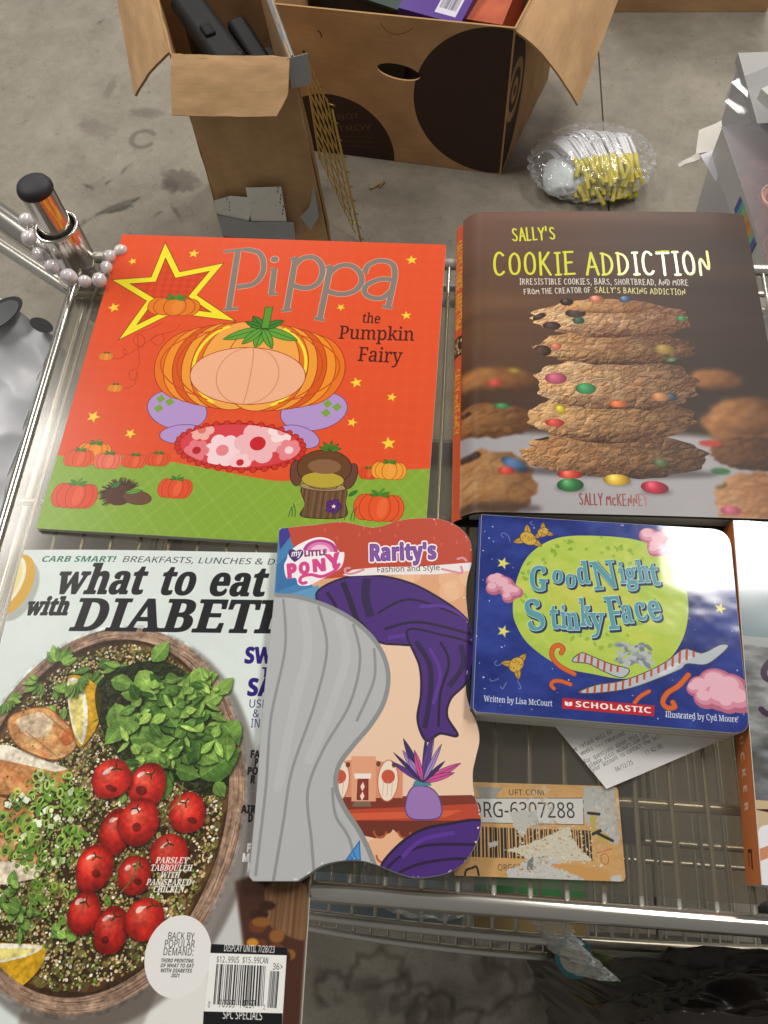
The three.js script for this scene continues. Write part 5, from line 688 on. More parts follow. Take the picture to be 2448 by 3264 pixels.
// ---------- paperback at the right edge ----------
{
  const K = 6, W = 800, H = 1200, [c, x] = canvas(W, H, '#7d8a8c');
  { const im = x.createImageData(W, H), d = im.data; for (let j = 0, o = 0; j < H; j++) for (let i = 0; i < W; i++, o += 4) { const v = j / H, u = i / W; let r, g, b; if (v < 0.37) { const n = fbm(u * 4, v * 3, 4); r = 104 + 40 * n - 60 * v; g = 122 + 40 * n - 52 * v; b = 126 + 40 * n - 46 * v; } else { const n = fbm(u * 9, v * 60 - v * v * 24, 4), k = Math.pow(n, 1.4); const base = 190 - 130 * (v - 0.37); r = base * (0.35 + 0.9 * k); g = r * 1.01; b = r * 1.01; } if (v > 0.36 && v < 0.385) { r = 150; g = 154; b = 152; } d[o] = clamp(r); d[o + 1] = clamp(g); d[o + 2] = clamp(b); d[o + 3] = 255; } x.putImageData(im, 0, 0); }
  x.scale(K, K);
  path(x, [0, 160, 60, 158, 140, 168, 140, 200, 0, 200]); ink(x, '#c7b08c'); path(x, [-1.9, 164.7, 5.4, 165.4, 22.1, 169.6, 22.3, 167.3, 5.6, 163.9]); ink(x, '#3a2418'); curve(x, [-0.7, 178.0, 5.2, 171.4, 15.8, 171.7, 12.3, 207.7, -2.5, 209.3]); ink(x, '#e8e6e8'); path(x, [-0.4, 183.7, 7.5, 180.0, 7.0, 185.8, -0.9, 189.6]); ink(x, '#c98a64');
  x.strokeStyle = '#38203a'; x.lineWidth = 3.4; x.lineCap = 'round'; curve(x, [30.9, 85.1, 16.1, 84.8, 10.1, 90.6, 11.0, 95.7, 19.9, 96.6], false); x.stroke(); curve(x, [6.8, 112.8, 9.3, 114.8, 16.5, 115.4], false); x.stroke();
  speckle(x, W, H, 9);
  const g = thing('novel', 'paperback novel with an orange spine and a grey lake cover at the right edge', 'book', [0.1722, SH + 0.002, -0.2145], -0.042);
  const w = 0.133, h = 0.198, t = 0.022, cover = printed(asMap(c), { roughness: 0.2, clearcoat: 0.8, clearcoatRoughness: 0.08, bumpMap: grainTexture(128, (u, v) => { const n = clamp(128 + 100 * (fbm(u * 5, v * 5, 3) - 0.5)); return [n, n, n]; }, 1, false), bumpScale: 0.0006 });
  part('front_cover', sheet((u, v) => V(u * w, t + 0.0008 * Math.sin(u * 3), v * h), 24, 12, 0.0004), [cover, paperWhite, paperWhite], g);
  part('page_block', new THREE.BoxGeometry(w - 0.002, t - 0.0014, h - 0.0016), pages, g, [w / 2, t / 2, h / 2]);
  part('back_cover', new THREE.BoxGeometry(w, 0.0004, h), paperWhite, g, [w / 2, 0.0002, h / 2]);
  const [sc, s] = canvas(1024, 112, '#c9733f'); for (let i = 0; i < 300; i++) { s.fillStyle = 'rgba(230,160,110,0.12)'; s.fillRect(rr(0, 1024), rr(0, 112), rr(2, 30), 2); }
  s.font = 'bold 40px sans-serif'; s.fillStyle = '#e8cbb0'; [...'TUCKER'].forEach((ch, i) => s.fillText(ch, 598 + i * 44, 70)); s.fillStyle = '#5a2c18'; s.fillRect(938, 40, 50, 10); s.fillRect(950, 62, 30, 8); s.fillRect(938, 40, 10, 30);
  const sp = part('spine', sheet((u, v) => V(-0.0003 - 0.0008 * Math.sin(v * 3.14), t - 0.0002 - v * (t - 0.0006), u * h), 8, 6, 0.0004), [printed(asMap(sc), { roughness: 0.35, side: THREE.DoubleSide }), paperWhite, paperWhite], g);
}

// ---------- till receipt under the blue book ----------
{
  const K = 10, W = 1100, H = 640, [c, x] = canvas(W, H, '#e3e1dd'); x.scale(K, K);
  const line = (t, a, b, e, f) => setType(x, t, '# monospace', a, b, e, f, 2.3, { fill: '#4a4745' });
  line('The refund will be', 16.2, 33.2, 39.4, 20.7); line('weeks --- received', 21.9, 34.0, 46.4, 21.1); line('For questions about this r', 23.7, 38.4, 55.9, 20.7); line('please visit walmart.com and', 26.1, 40.4, 59.3, 21.5); line('your account to contact the Self', 27.5, 42.4, 66.3, 21.2); line('06/12/25', 40.3, 41.6, 50.0, 36.5); line('17:42:00', 57.1, 31.8, 66.4, 26.7);
  speckle(x, W, H, 8);
  const g = thing('receipt', 'creased white till receipt poking out from under the blue board book', 'receipt', [0.06, SH + 0.0035, -0.11]);
  const P = (a, b) => V(a / 1000, 0, b / 1000);
  const q = quad(P(-3.8, 5.1), P(109.1, -8.8), P(99.5, 20.4), P(34.5, 50.8));
  const fn = (u, v) => { const p = q(u, v); p.y = 0.0004 + 0.0016 * Math.sin(u * 7 + v * 2) * v * v + 0.0012 * v * Math.abs(Math.sin(u * 3.3)); return p; };
  const geo = sheet(fn, 30, 20, 0.00012), p = geo.attributes.position, uv = geo.attributes.uv;
  for (let i = 0; i < p.count; i++) uv.setXY(i, p.getX(i) * 1000 / (W / K), 1 - p.getZ(i) * 1000 / (H / K));
  part('paper', geo, M({ map: asMap(c), roughness: 0.75, side: THREE.DoubleSide }), g);
}

// ---------- torn price label stuck on the liner ----------
{
  const K = 12, W = 1080, H = 620, [c, x] = canvas(W, H, '#c2965a'); x.scale(K, K);
  for (let i = 0; i < 400; i++) { x.fillStyle = ['rgba(214,170,110,0.14)', 'rgba(160,116,60,0.14)'][i % 2]; oval(x, rr(0, 90), rr(0, 52), rr(0.5, 5), rr(0.3, 2)); x.fill(); }
  path(x, [-1.4, 8.7, 69.5, 6.6, 68.9, 20.0, -1.4, 20.9]); ink(x, '#c4c1bb', '#2a2420', 0.3);
  setType(x, 'ORG-6307288', '# sans-serif', 8.4, 18.1, 64.9, 16.8, 7.8, { fill: '#1e1b1a' }); setType(x, 'UFT.COM', '# sans-serif', 29.4, 6.2, 48.9, 5.7, 2.9, { fill: '#3a2c1c' }); setType(x, 'ORG630', '# sans-serif', 22.6, 43.9, 37.0, 43.5, 3, { fill: '#3a2c1c' });
  x.fillStyle = '#1e1815'; { const [a, b] = [4.1, 22.8], [e, f] = [72.6, 38.1]; let t = a; while (t < e) { const w = rr(0.3, 1.5); x.fillRect(t, b, Math.min(w, e - t), f - b - 0.4); t += w + rr(0.3, 1.1); } }
  // torn away paper, glue residue, pen marks
  const tear = (pts, col) => { x.beginPath(); for (let i = 0; i < pts.length; i += 2) { const n = pts.length, x1 = pts[(i + 2) % n], y1 = pts[(i + 3) % n]; for (let k = 0; k < 12; k++) x.lineTo(pts[i] + (x1 - pts[i]) * k / 12 + rr(-0.5, 0.5), pts[i + 1] + (y1 - pts[i + 1]) * k / 12 + rr(-0.5, 0.5)); } x.closePath(); x.fillStyle = col; x.fill(); };
  tear([69.9, 0.5, 86.3, 0.6, 86.3, 18.5, 86.2, 29.7, 79.9, 27.6, 74.5, 21.1, 69.2, 19.0], '#a9a8a2'); tear([11.6, 2.2, 26.4, 2.3, 22.6, 7.7, 14.0, 8.3], '#8d8c85'); tear([29.7, 14.5, 44.3, 13.5, 45.2, 19.7, 39.1, 22.2, 36.5, 27.9, 31.9, 22.4], '#b4b1aa'); tear([26.1, 33.8, 37.5, 31.2, 54.6, 24.0, 61.4, 20.4, 62.2, 26.5, 66.0, 32.0, 72.0, 37.3, 59.6, 38.2, 52.4, 41.7, 48.0, 36.4, 38.4, 37.8, 33.8, 35.2], '#c3bda8');
  tear([38.4, 37.8, 50.9, 36.3, 61.6, 43.6, 70.7, 47.6, 86.1, 43.8, 86.3, 47.6, 38.0, 48.7, 28.6, 47.9, 27.0, 43.6, 33.6, 41.3], '#b9b8b4'); tear([17.8, 30.7, 23.8, 29.4, 22.6, 32.2, 19.0, 32.9], '#b9b8b4'); path(x, [38.4, 38.9, 41.5, 36.3, 41.2, 42.9, 37.8, 43.0]); ink(x, '#70706a');
  for (let i = 0; i < 620; i++) { const [a, b] = [52.9, 32.9]; const u = a + rr(-20, 26), v = b + rr(-14, 14); x.fillStyle = ['#c9c3ae', '#c2965a', '#d6d2c6', '#a87c44', '#b5a184'][i % 5]; x.globalAlpha = rr(0.3, 0.95); oval(x, u, v, rr(0.1, 0.9), rr(0.1, 0.5), rr(-0.6, 0.6)); x.fill(); } x.globalAlpha = 1;
  for (let i = 0; i < 260; i++) { const [a, b] = i % 3 ? [81.0, 14.1] : [46.9, 10.5]; x.fillStyle = ['#a9a8a2', '#8f8e88', '#c4c1bb', '#b9a37c'][i % 4]; x.globalAlpha = rr(0.15, 0.6); oval(x, a + rr(-7, 7), b + rr(-12, 12), rr(0.3, 2), rr(0.2, 1.2), rr(0, 3)); x.fill(); } x.globalAlpha = 1;
  tear([48.9, 40.2, 59.6, 39.3, 71.2, 41.1, 79.2, 43.0, 81.2, 47.2, 70.7, 47.9, 61.6, 44.1, 53.6, 41.7], '#c08e4c'); tear([72.0, 14.3, 76.1, 15.4, 75.0, 21.1, 79.5, 24.3, 83.5, 26.4, 78.0, 28.8, 73.2, 22.3], '#b09a4c');
  x.strokeStyle = '#241d1a'; x.lineCap = 'round'; x.lineWidth = 1.5; path(x, [71.7, 14.1, 77.4, 14.5], false); x.stroke(); path(x, [73.3, 24.5, 77.9, 22.4, 75.4, 23.9, 83.4, 27.5], false); x.stroke(); x.lineWidth = 1.1; curve(x, [5.4, 47.6, 6.3, 44.3, 9.3, 43.1, 11.7, 42.5, 12.8, 46.3], false); x.stroke();
  x.strokeStyle = '#a8442c'; x.lineWidth = 0.35; path(x, [74.1, 33.9, 82.5, 31.4], false); x.stroke(); oval(x, 78.6, 36.5, 2, 2.6); x.stroke();
  speckle(x, W, H, 12);
  const g = thing('barcode_label', 'scraped orange barcode label stuck to the liner near the front rail', 'label', [0.0125, SH + 0.0032, -0.058], 0.035);
  const s = new THREE.Shape(), w = 0.0885, h = 0.047, r = 0.003; s.moveTo(0, 0); s.lineTo(w - r, 0); s.quadraticCurveTo(w, 0, w, -r); s.lineTo(w, -h + r); s.quadraticCurveTo(w, -h, w - r, -h); s.lineTo(0, -h); s.closePath();
  const geo = new THREE.ExtrudeGeometry(s, { depth: 0.0003, bevelEnabled: false, curveSegments: 6 }); geo.rotateX(-Math.PI / 2); const p = geo.attributes.position, uv = geo.attributes.uv;
  for (let i = 0; i < p.count; i++) uv.setXY(i, p.getX(i) / (W / K / 1000), 1 - p.getZ(i) / (H / K / 1000));
  part('sticker', geo, [M({ map: asMap(c), roughness: 0.55 }), paperWhite], g);
}

// ---------- cardboard boxes on the floor ----------
const kraft = grainTexture(512, (u, v) => { const n = 14 * (fbm(u * 14, v * 60, 3) - 0.5) + 34 * (fbm(u * 5 + 3, v * 5, 4) - 0.5) + 10 * (hash2(u * 512 | 0, v * 512 | 0) - 0.5); return [clamp(184 + n), clamp(146 + n * 0.9), clamp(104 + n * 0.75)]; });
const kraftBump = grainTexture(256, (u, v) => { const n = clamp(128 + 120 * (fbm(u * 9, v * 9, 5) - 0.5)); return [n, n, n]; }, 1, false);
const card = M({ map: kraft, bumpMap: kraftBump, bumpScale: 0.0007, roughness: 0.85, side: THREE.DoubleSide });
const cardEdge = M({ color: 0xa98458, roughness: 0.95 });
const duct = M({ color: 0xa6a8ab, roughness: 0.42, metalness: 0.15, bumpMap: kraftBump, bumpScale: 0.0005 });
const CARD = [card, card, cardEdge];
{
  const box = thing('cardboard_box', 'tall narrow open cardboard box with grey tape and a torn white label, holding black electronics', 'box');
  const A = V(-0.4366, 0.5000, -1.1215), B = V(-0.2550, 0.5000, -1.1148), back = V(-0.4833, 0.5000, -1.2506).sub(V(-0.4366, 0.5000, -1.1215)).setY(0).normalize().multiplyScalar(0.3);
  const D = A.clone().add(back), E = B.clone().add(back), down = (p, dx, dz) => V(p.x + dx, 0.001, p.z + dz);
  const a = down(A, 0.002, 0.004), b = down(B, 0.024, 0.006), d = down(D, 0, 0), e = down(E, 0.02, 0);
  part('front_wall', sheet(quad(B, A, a, b, 0.012), 14, 18, 0.004), CARD, box); part('left_wall', sheet(quad(A, D, d, a, 0.01), 10, 14, 0.004), CARD, box);
  part('right_wall', sheet(quad(E, B, b, e, 0.012), 10, 14, 0.004), CARD, box); part('back_wall', sheet(quad(D, E, e, d, 0.006), 8, 8, 0.004), CARD, box);
  part('bottom', sheet(quad(a, b, e, d), 2, 2, 0.004), CARD, box, [0, 0.004, 0]);
  const F0 = V(-0.4375, 0.4480, -1.0529), F1 = V(-0.2751, 0.4480, -1.0511), F2 = V(-0.2577, 0.4640, -1.0756);
  const hinge = V(0, 0.003, 0.003), fl = (u, v) => { const L = A.clone().lerp(F0, v), R = v < 0.68 ? B.clone().lerp(F2, v / 0.68) : F2.clone().lerp(F1, (v - 0.68) / 0.32); const p = L.lerp(R, u).add(hinge); p.y += 0.004 * Math.sin(v * 3.14) + 0.003 * (fbm(u * 5, v * 5, 3) - 0.5); return p; };
  part('front_flap', sheet(fl, 20, 14, 0.004), CARD, box);
  const G0 = V(-0.5130, 0.4280, -1.1222), G1 = V(-0.6105, 0.4300, -1.4146), H0 = D.clone().lerp(A, 0.15);
  part('left_flap', sheet((u, v) => { const p = A.clone().lerp(H0, u).lerp(G0.clone().lerp(G1, u), v); p.y += 0.006 * Math.sin(v * 3.1) + 0.004 * (fbm(u * 4 + 9, v * 4, 3) - 0.5); p.x -= 0.002; return p; }, 14, 12, 0.004), CARD, box);
  // tape and labels on the front wall; u from the left, height y
  const n = B.clone().sub(A).cross(V(0, -1, 0)).normalize().multiplyScalar(-1), wall = quad(B, A, a, b, 0.012);
  const W0 = A.distanceTo(B) * 1000, put = (name, mat, pts, lift, k = 6) => { // a ragged patch laid on the wall
    const s = new THREE.Shape(); for (let i = 0; i < pts.length; i += 2) i ? s.lineTo(pts[i], pts[i + 1]) : s.moveTo(pts[i], pts[i + 1]);
    let g = new THREE.ShapeGeometry(s); const P = g.attributes.position, uv = g.attributes.uv;
    for (let i = 0; i < P.count; i++) { const x = P.getX(i), y = P.getY(i), q = wall(1 - Math.min(1, Math.max(0, x / W0 / (1 + 0.12 * y / 500))), Math.min(1, y / 499)); uv.setXY(i, x / 100, y / 100); q.addScaledVector(n, lift); P.setXYZ(i, q.x, q.y, q.z + lift); }
    g.computeVertexNormals(); return part(name, g, mat, box);
  };
  const [lc, lx] = canvas(256, 256, '#e2dfd6'); for (let i = 0; i < 9; i++) { lx.fillStyle = 'rgba(70,64,90,0.8)'; lx.fillRect(60 + (i % 3) * 6, 20 + i * 22, 5, 15); } for (let i = 0; i < 60; i++) { lx.fillStyle = 'rgba(90,86,80,0.25)'; lx.fillRect(rr(0, 250), rr(0, 250), rr(2, 30), 1.5); }
  const lm = asMap(lc); lm.wrapS = lm.wrapT = THREE.RepeatWrapping; const white = M({ map: lm, roughness: 0.7, side: THREE.DoubleSide }), tapeM = duct.clone(); tapeM.side = THREE.DoubleSide;
  put('shipping_label', white, [67.6, 233.7, 94.9, 230.3, 132.8, 226.4, 129.0, 308.4, 92.2, 314.9, 62.5, 309.9, 65.7, 272.5], 0.0085); put('shipping_label', white, [-11.6, 286.3, 2.5, 267.8, 35.2, 255.5, 71.3, 255.2, 69.8, 277.6, 58.1, 310.1, 23.3, 308.7, -12.8, 298.5], 0.0083);
  put('duct_tape', tapeM, [-13.1, 299.6, 24.2, 304.7, 66.9, 309.6, 142.1, 307.6, 141.5, 329.1, 138.9, 352.5, 98.8, 352.6, 26.9, 353.4, -17.4, 350.1], 0.0095); put('duct_tape', tapeM, [26.9, 353.4, 99.0, 351.4, 116.2, 383.9, 110.2, 421.7, 15.6, 428.1], 0.0097); put('duct_tape', tapeM, [195.3, 219.4, 190.5, 292.8, 171.0, 327.4, 155.6, 297.4, 176.1, 271.9], 0.0085); put('shipping_label', white, [-0.8, 356.2, 26.7, 354.6, 10.8, 428.4, -17.9, 430.3], 0.0092);
  part('duct_tape', sheet((u, v) => { const p = B.clone().lerp(E, u * 0.9); const q = (v - 0.5) * 2; p.x += 0.004 + (q > 0 ? 0.004 : -0.012 * -q * 0.6); p.y += 0.004 - Math.max(0, q) * 0.045 + 0.003 * (fbm(u * 20, v * 4, 2) - 0.5) - Math.max(0, -q) * 0.01; return p; }, 24, 8, 0.0006), tapeM, box);
  part('duct_tape', sheet((u, v) => V(B.x - 0.004 + u * 0.03, B.y + 0.002 - v * 0.05, B.z + 0.006 - u * 0.012), 4, 6, 0.0006), tapeM, box);
}
// black electronics inside the tall box
{
  const black = M({ color: 0x0d0b09, roughness: 0.6, specularIntensity: 0.5 }), dark = M({ color: 0x121110, roughness: 0.55, specularIntensity: 0.5 }), tan = M({ color: 0x8a7256, roughness: 0.7 });
  const g = thing('computer_monitor', 'black computer monitor standing on edge inside the tall cardboard box', 'monitor', [-0.405, 0.37, -1.235], -1.0);
  part('casing', new THREE.BoxGeometry(0.2, 0.36, 0.035), black, g, [0, -0.1, 0]); part('bezel', new RoundedBoxGeometry(0.205, 0.03, 0.055, 5, 0.014), dark, g, [0.0, 0.09, 0.005]); part('latch', new RoundedBoxGeometry(0.03, 0.012, 0.018, 3, 0.004), black, g, [0.02, 0.104, 0.01]); part('sticker', new THREE.BoxGeometry(0.014, 0.045, 0.001), tan, g, [-0.03, 0.015, 0.0185]);
  const t = thing('computer_tower', 'black plastic device behind the monitor in the tall cardboard box', 'device', [-0.345, 0.375, -1.235], -1.05);
  part('casing', new THREE.BoxGeometry(0.17, 0.28, 0.03), black, t, [0.0, -0.1, -0.012]); part('trim', new RoundedBoxGeometry(0.17, 0.022, 0.034, 5, 0.01), dark, t, [0, 0.05, -0.004]); part('vent', new THREE.BoxGeometry(0.06, 0.01, 0.012), dark, t, [0.04, 0.05, -0.022]);
}
// gilt wire rack leaning against the tall box
{
  const gold = M({ color: 0xc7b06a, metalness: 0.9, roughness: 0.3 });
  const g = thing('wire_rack', 'gold coloured wire rack leaning between the two cardboard boxes', 'rack');
  const P1 = V(-0.2450, 0.4700, -1.1698), P2 = V(-0.2173, 0.3450, -1.2025), P3 = V(-0.1954, 0.0040, -1.2336), P4 = V(-0.2768, 0.1300, -1.3295), q = quad(P1, P2, P3, P4);
  for (let i = 0; i <= 5; i++) part('long_rod', tube([q(i / 5, 0), q(i / 5, 1)], i % 5 ? 0.0013 : 0.0024, 6), gold, g);
  for (let j = 0; j <= 9; j++) { const m = q(1, j / 9); part('cross_rod', tube([q(0, j / 9), m, m.clone().add(V(0.006, 0.008, 0.004))], 0.0014, 6, 6), gold, g); }
}
// big box with dark discs
{
  const box = thing('cardboard_box', 'wide open cardboard box printed with big dark brown discs and a hand hole', 'box');
  const th = 9 * Math.PI / 180, E1 = V(Math.cos(th), 0, Math.sin(th)), ph = 0.332, E2 = V(Math.sin(ph), 0, -Math.cos(ph)), K = V(0.092, 0.33, -1.436), BW = 0.46, BH = 0.329, BD = 0.33, Y = V(0, -1, 0);
  const O = K.clone().addScaledVector(E1, -BW);
  const base = () => { const [c, x] = canvas(920, 660); const im = x.createImageData(920, 660), d = im.data; for (let j = 0, o = 0; j < 660; j++) for (let i = 0; i < 920; i++, o += 4) { const n = 12 * (fbm(i / 60, j / 12, 3) - 0.5) + 36 * (fbm(i / 120 + 3, j / 120, 4) - 0.5) + 10 * (hash2(i, j) - 0.5); d[o] = clamp(178 + n); d[o + 1] = clamp(140 + n * 0.9); d[o + 2] = clamp(98 + n * 0.75); d[o + 3] = 255; } x.putImageData(im, 0, 0); x.scale(2, 2); return [c, x]; };
  const dim = '#3a261c', [c, x] = base();
  const rad = ([384.3, 329.5][1] - [370.8, 21.2][1]) / 2 * 1.06, cx = [270.5, 175.9][0] + rad, cy = [377.1, 164.7][1]; oval(x, cx, cy, rad, rad); ink(x, dim);
  const [c2x, c2y] = [90.1, 317.3], [e2x] = [224.8, 297.8]; oval(x, c2x, c2y, e2x - c2x, (e2x - c2x) * 1.02); ink(x, dim);
  setType(x, 'NOT', '# sans-serif', 102.8, 239.8, 152.4, 230.2, 13, { fill: '#6b4c38' }); setType(x, 'STROY', '# sans-serif', 85.5, 273.0, 178.6, 254.5, 13, { fill: '#6b4c38' });
  for (const [a, b, e, f] of [[107.9, 279.9, 177.4, 273.8], [106.6, 293.3, 190.4, 286.7], [105.5, 305.3, 175.8, 299.5]]) { x.strokeStyle = '#5d4230'; x.lineWidth = 2; x.setLineDash([5, 2, 9, 3]); path(x, [a, b, e, f], false); x.stroke(); } x.setLineDash([]);
  x.strokeStyle = '#5a3d26'; x.lineWidth = 1.2; curve(x, [209.3, 15.1, 220.5, 29.8, 240.1, 34.9, 260.1, 27.6, 271.2, 18.6], false); x.stroke(); curve(x, [82.0, 44.2, 87.7, 47.7, 89.4, 57.8], false); x.lineWidth = 3; x.stroke();
  const front = asMap(c);
  const s = new THREE.Shape(); s.moveTo(0, 0); s.lineTo(BW, 0); s.lineTo(BW, -BH); s.lineTo(0, -BH); s.closePath();
  const [hx, hy] = [240.8, 112.2].map((v) => v / 1000), hole = new THREE.Path(); hole.absellipse(hx, -hy, 0.044, 0.0165, 0, 6.2832, true, -0.12); s.holes.push(hole);
  const g = new THREE.ExtrudeGeometry(s, { depth: 0.004, bevelEnabled: false, curveSegments: 24 }); const P = g.attributes.position, uv = g.attributes.uv;
  for (let i = 0; i < P.count; i++) { uv.setXY(i, P.getX(i) / 0.46, 1 + P.getY(i) / 0.33); const v = P.getX(i); P.setY(i, P.getY(i) * (1 - 0)); }
  const wall = part('front_wall', g, [M({ map: front, bumpMap: kraftBump, bumpScale: 0.0006, roughness: 0.85 }), cardEdge], box); wall.position.copy(O); wall.rotation.y = -th; wall.position.addScaledVector(E2, 0.004);
  const [sc, sx] = base();  oval(sx, cx - 460, cy, rad, rad); ink(sx, dim); for (const [r, col] of [[66, '#a87f54'], [46, dim], [27, '#a87f54']]) { oval(sx, 54, 152, r, r); ink(sx, col); } oval(sx, 54, 152, 12, 12); ink(sx, dim);
  const sideCard = M({ map: asMap(sc), roughness: 0.85, side: THREE.DoubleSide });
  const right = sheet(quad(K, K.clone().addScaledVector(E2, BD), K.clone().addScaledVector(E2, BD).addScaledVector(Y, BH), K.clone().addScaledVector(Y, BH)), 6, 6, -0.004);
  part('right_wall', right, [sideCard, sideCard, cardEdge], box);
  const L0 = O.clone(), L1 = O.clone().addScaledVector(E2, BD), R1 = K.clone().addScaledVector(E2, BD);
  part('left_wall', sheet(quad(L1, L0, L0.clone().addScaledVector(Y, BH), L1.clone().addScaledVector(Y, BH)), 4, 4, -0.004), CARD, box); part('back_wall', sheet(quad(R1, L1, L1.clone().addScaledVector(Y, BH), R1.clone().addScaledVector(Y, BH)), 4, 4, -0.004), CARD, box);
  part('bottom', sheet(quad(L0.clone().setY(0.006), K.clone().setY(0.006), R1.clone().setY(0.006), L1.clone().setY(0.006)), 2, 2, 0.004), CARD, box);
  const side = V(Math.cos(ph), 0, Math.sin(ph)), out = side.clone().multiplyScalar(0.19 * Math.cos(0.75)).addScaledVector(Y, 0.19 * Math.sin(0.75)), tip = E2.clone().multiplyScalar(0.25);
  part('right_flap', sheet((u, v) => { const p = K.clone().addScaledVector(E1, 0.001).addScaledVector(E2, u * BD).addScaledVector(out, v * (1 - 0.1 * u)); p.addScaledVector(E2, v * 0.01 * (1 - u)); p.y += 0.014 * Math.sin(v * 3.1) + 0.006 * (fbm(u * 4, v * 4, 3) - 0.5); return p; }, 16, 14, 0.004), CARD, box);
  part('back_flap', sheet((u, v) => R1.clone().lerp(L1, u).addScaledVector(E2, v * 0.12).addScaledVector(Y, -v * 0.1), 6, 6, 0.004), CARD, box);
}
// what lies in the wide box
{
  const [c, x] = canvas(256, 256, '#4a2480'); for (let i = 0; i < 6; i++) { x.fillStyle = 'rgba(130,100,190,0.6)'; x.fillRect(20, 20 + i * 12, rr(60, 150), 5); } x.fillStyle = '#c9c4d2'; x.fillRect(140, 120, 86, 110); x.fillStyle = '#3a3340'; for (let i = 0; i < 16; i++) x.fillRect(148 + i * 4.4, 134, rr(1, 3), 70);
  const g = thing('purple_package', 'purple package with a white barcode panel inside the wide cardboard box', 'package', [-0.0436, 0.2700, -1.6125], -0.35);
  part('carton', new THREE.BoxGeometry(0.13, 0.02, 0.14), [M({ color: 0x3c1d6b, roughness: 0.4 }), M({ color: 0x3c1d6b, roughness: 0.4 }), M({ map: asMap(c), roughness: 0.35 }), M({ color: 0x3c1d6b, roughness: 0.4 }), M({ color: 0x3c1d6b, roughness: 0.4 }), M({ color: 0x3c1d6b, roughness: 0.4 })], g, [0, 0.01, 0]); part('tray', new THREE.BoxGeometry(0.12, 0.24, 0.13), M({ color: 0x251535, roughness: 0.5 }), g, [0, -0.121, 0]); g.rotation.x = 0.12;
  const o = thing('orange_package', 'rust orange package against the right side of the wide cardboard box', 'package', [0.0592, 0.2600, -1.6478], -0.25);
  part('carton', new THREE.BoxGeometry(0.085, 0.27, 0.2), M({ map: grainTexture(64, (u, v) => { const n = 30 * (fbm(u * 5, v * 5, 3) - 0.5); return [clamp(168 + n), clamp(72 + n), clamp(34 + n)]; }), roughness: 0.6 }), o, [0, -0.128, 0]);
  const k = thing('dark_book', 'dark green book leaning inside the wide cardboard box', 'book', [-0.1580, 0.2800, -1.6421], -0.2);
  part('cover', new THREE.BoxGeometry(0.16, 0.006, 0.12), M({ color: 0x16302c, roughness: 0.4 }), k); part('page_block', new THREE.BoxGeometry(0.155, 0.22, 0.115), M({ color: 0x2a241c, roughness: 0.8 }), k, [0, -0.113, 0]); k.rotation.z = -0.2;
  const m = thing('grey_book', 'grey booklet with a pale spine at the left of the wide cardboard box', 'book', [-0.2688, 0.2800, -1.6735], -0.2);
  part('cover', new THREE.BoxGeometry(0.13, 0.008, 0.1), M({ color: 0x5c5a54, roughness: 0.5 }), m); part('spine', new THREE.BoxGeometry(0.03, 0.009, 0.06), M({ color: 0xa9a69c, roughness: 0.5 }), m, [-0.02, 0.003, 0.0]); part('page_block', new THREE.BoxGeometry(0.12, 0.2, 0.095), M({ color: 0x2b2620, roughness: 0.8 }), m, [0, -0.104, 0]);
}
// third box, far right
{
  const g = thing('cardboard_box', 'closed cardboard box standing behind the others at the top edge of the view', 'box', [0.52, 0, -2.16]);
  part('carton', new THREE.BoxGeometry(0.42, 0.3, 0.34), card, g, [0, 0.151, 0]); part('tape', new THREE.BoxGeometry(0.05, 0.001, 0.342), M({ color: 0x9a7a4c, roughness: 0.3 }), g, [0, 0.3016, 0]);
}

// ---------- string of pearls round the corner post ----------
{
  const pearl = M({ color: 0xe9e0df, roughness: 0.16, metalness: 0.08, clearcoat: 1, clearcoatRoughness: 0.06, sheen: 0.4, sheenColor: new THREE.Color(0.9, 0.7, 0.75) });
  const g = thing('pearl_string', 'string of uneven pale pearls looped round the capped corner post', 'beads');
  const S = [[-0.3216, 0.8460, -0.4388, 0.0058, 1], [-0.3152, 0.8460, -0.4212, 0.0055, 1.15], [-0.3048, 0.8440, -0.4075, 0.0043, 1.5], [-0.2933, 0.8420, -0.3982, 0.0056, 1.05], [-0.2810, 0.8380, -0.3927, 0.0056, 1.15], [-0.2703, 0.8340, -0.3921, 0.0046, 1.1], [-0.2608, 0.8320, -0.3953, 0.0054, 1], [-0.2594, 0.8300, -0.4091, 0.0046, 1.25], [-0.2604, 0.8280, -0.4217, 0.005, 1.2], [-0.2537, 0.8260, -0.4294, 0.005, 1.1]];
  const pts = S.map((s) => V(s[0], s[1], s[2]));
  part('thread', tube(pts, 0.0005, 5, 60), M({ color: 0xcfc8c0, roughness: 0.7 }), g);
  S.forEach((s, i) => { const geo = new THREE.SphereGeometry(s[3], 28, 20), p = geo.attributes.position; for (let k = 0; k < p.count; k++) { const v = V(p.getX(k), p.getY(k), p.getZ(k)), w = 1 + 0.16 * (fbm(v.x * 300 + i * 7, v.y * 300 + v.z * 200, 2) - 0.5); p.setXYZ(k, v.x * s[4] * w, v.y * w, v.z * w); } geo.computeVertexNormals(); const m = part('bead', geo, pearl, g, [s[0], s[1], s[2]]); const a = pts[Math.max(0, i - 1)], b = pts[Math.min(9, i + 1)]; m.quaternion.setFromUnitVectors(V(1, 0, 0), b.clone().sub(a).normalize()); });
}
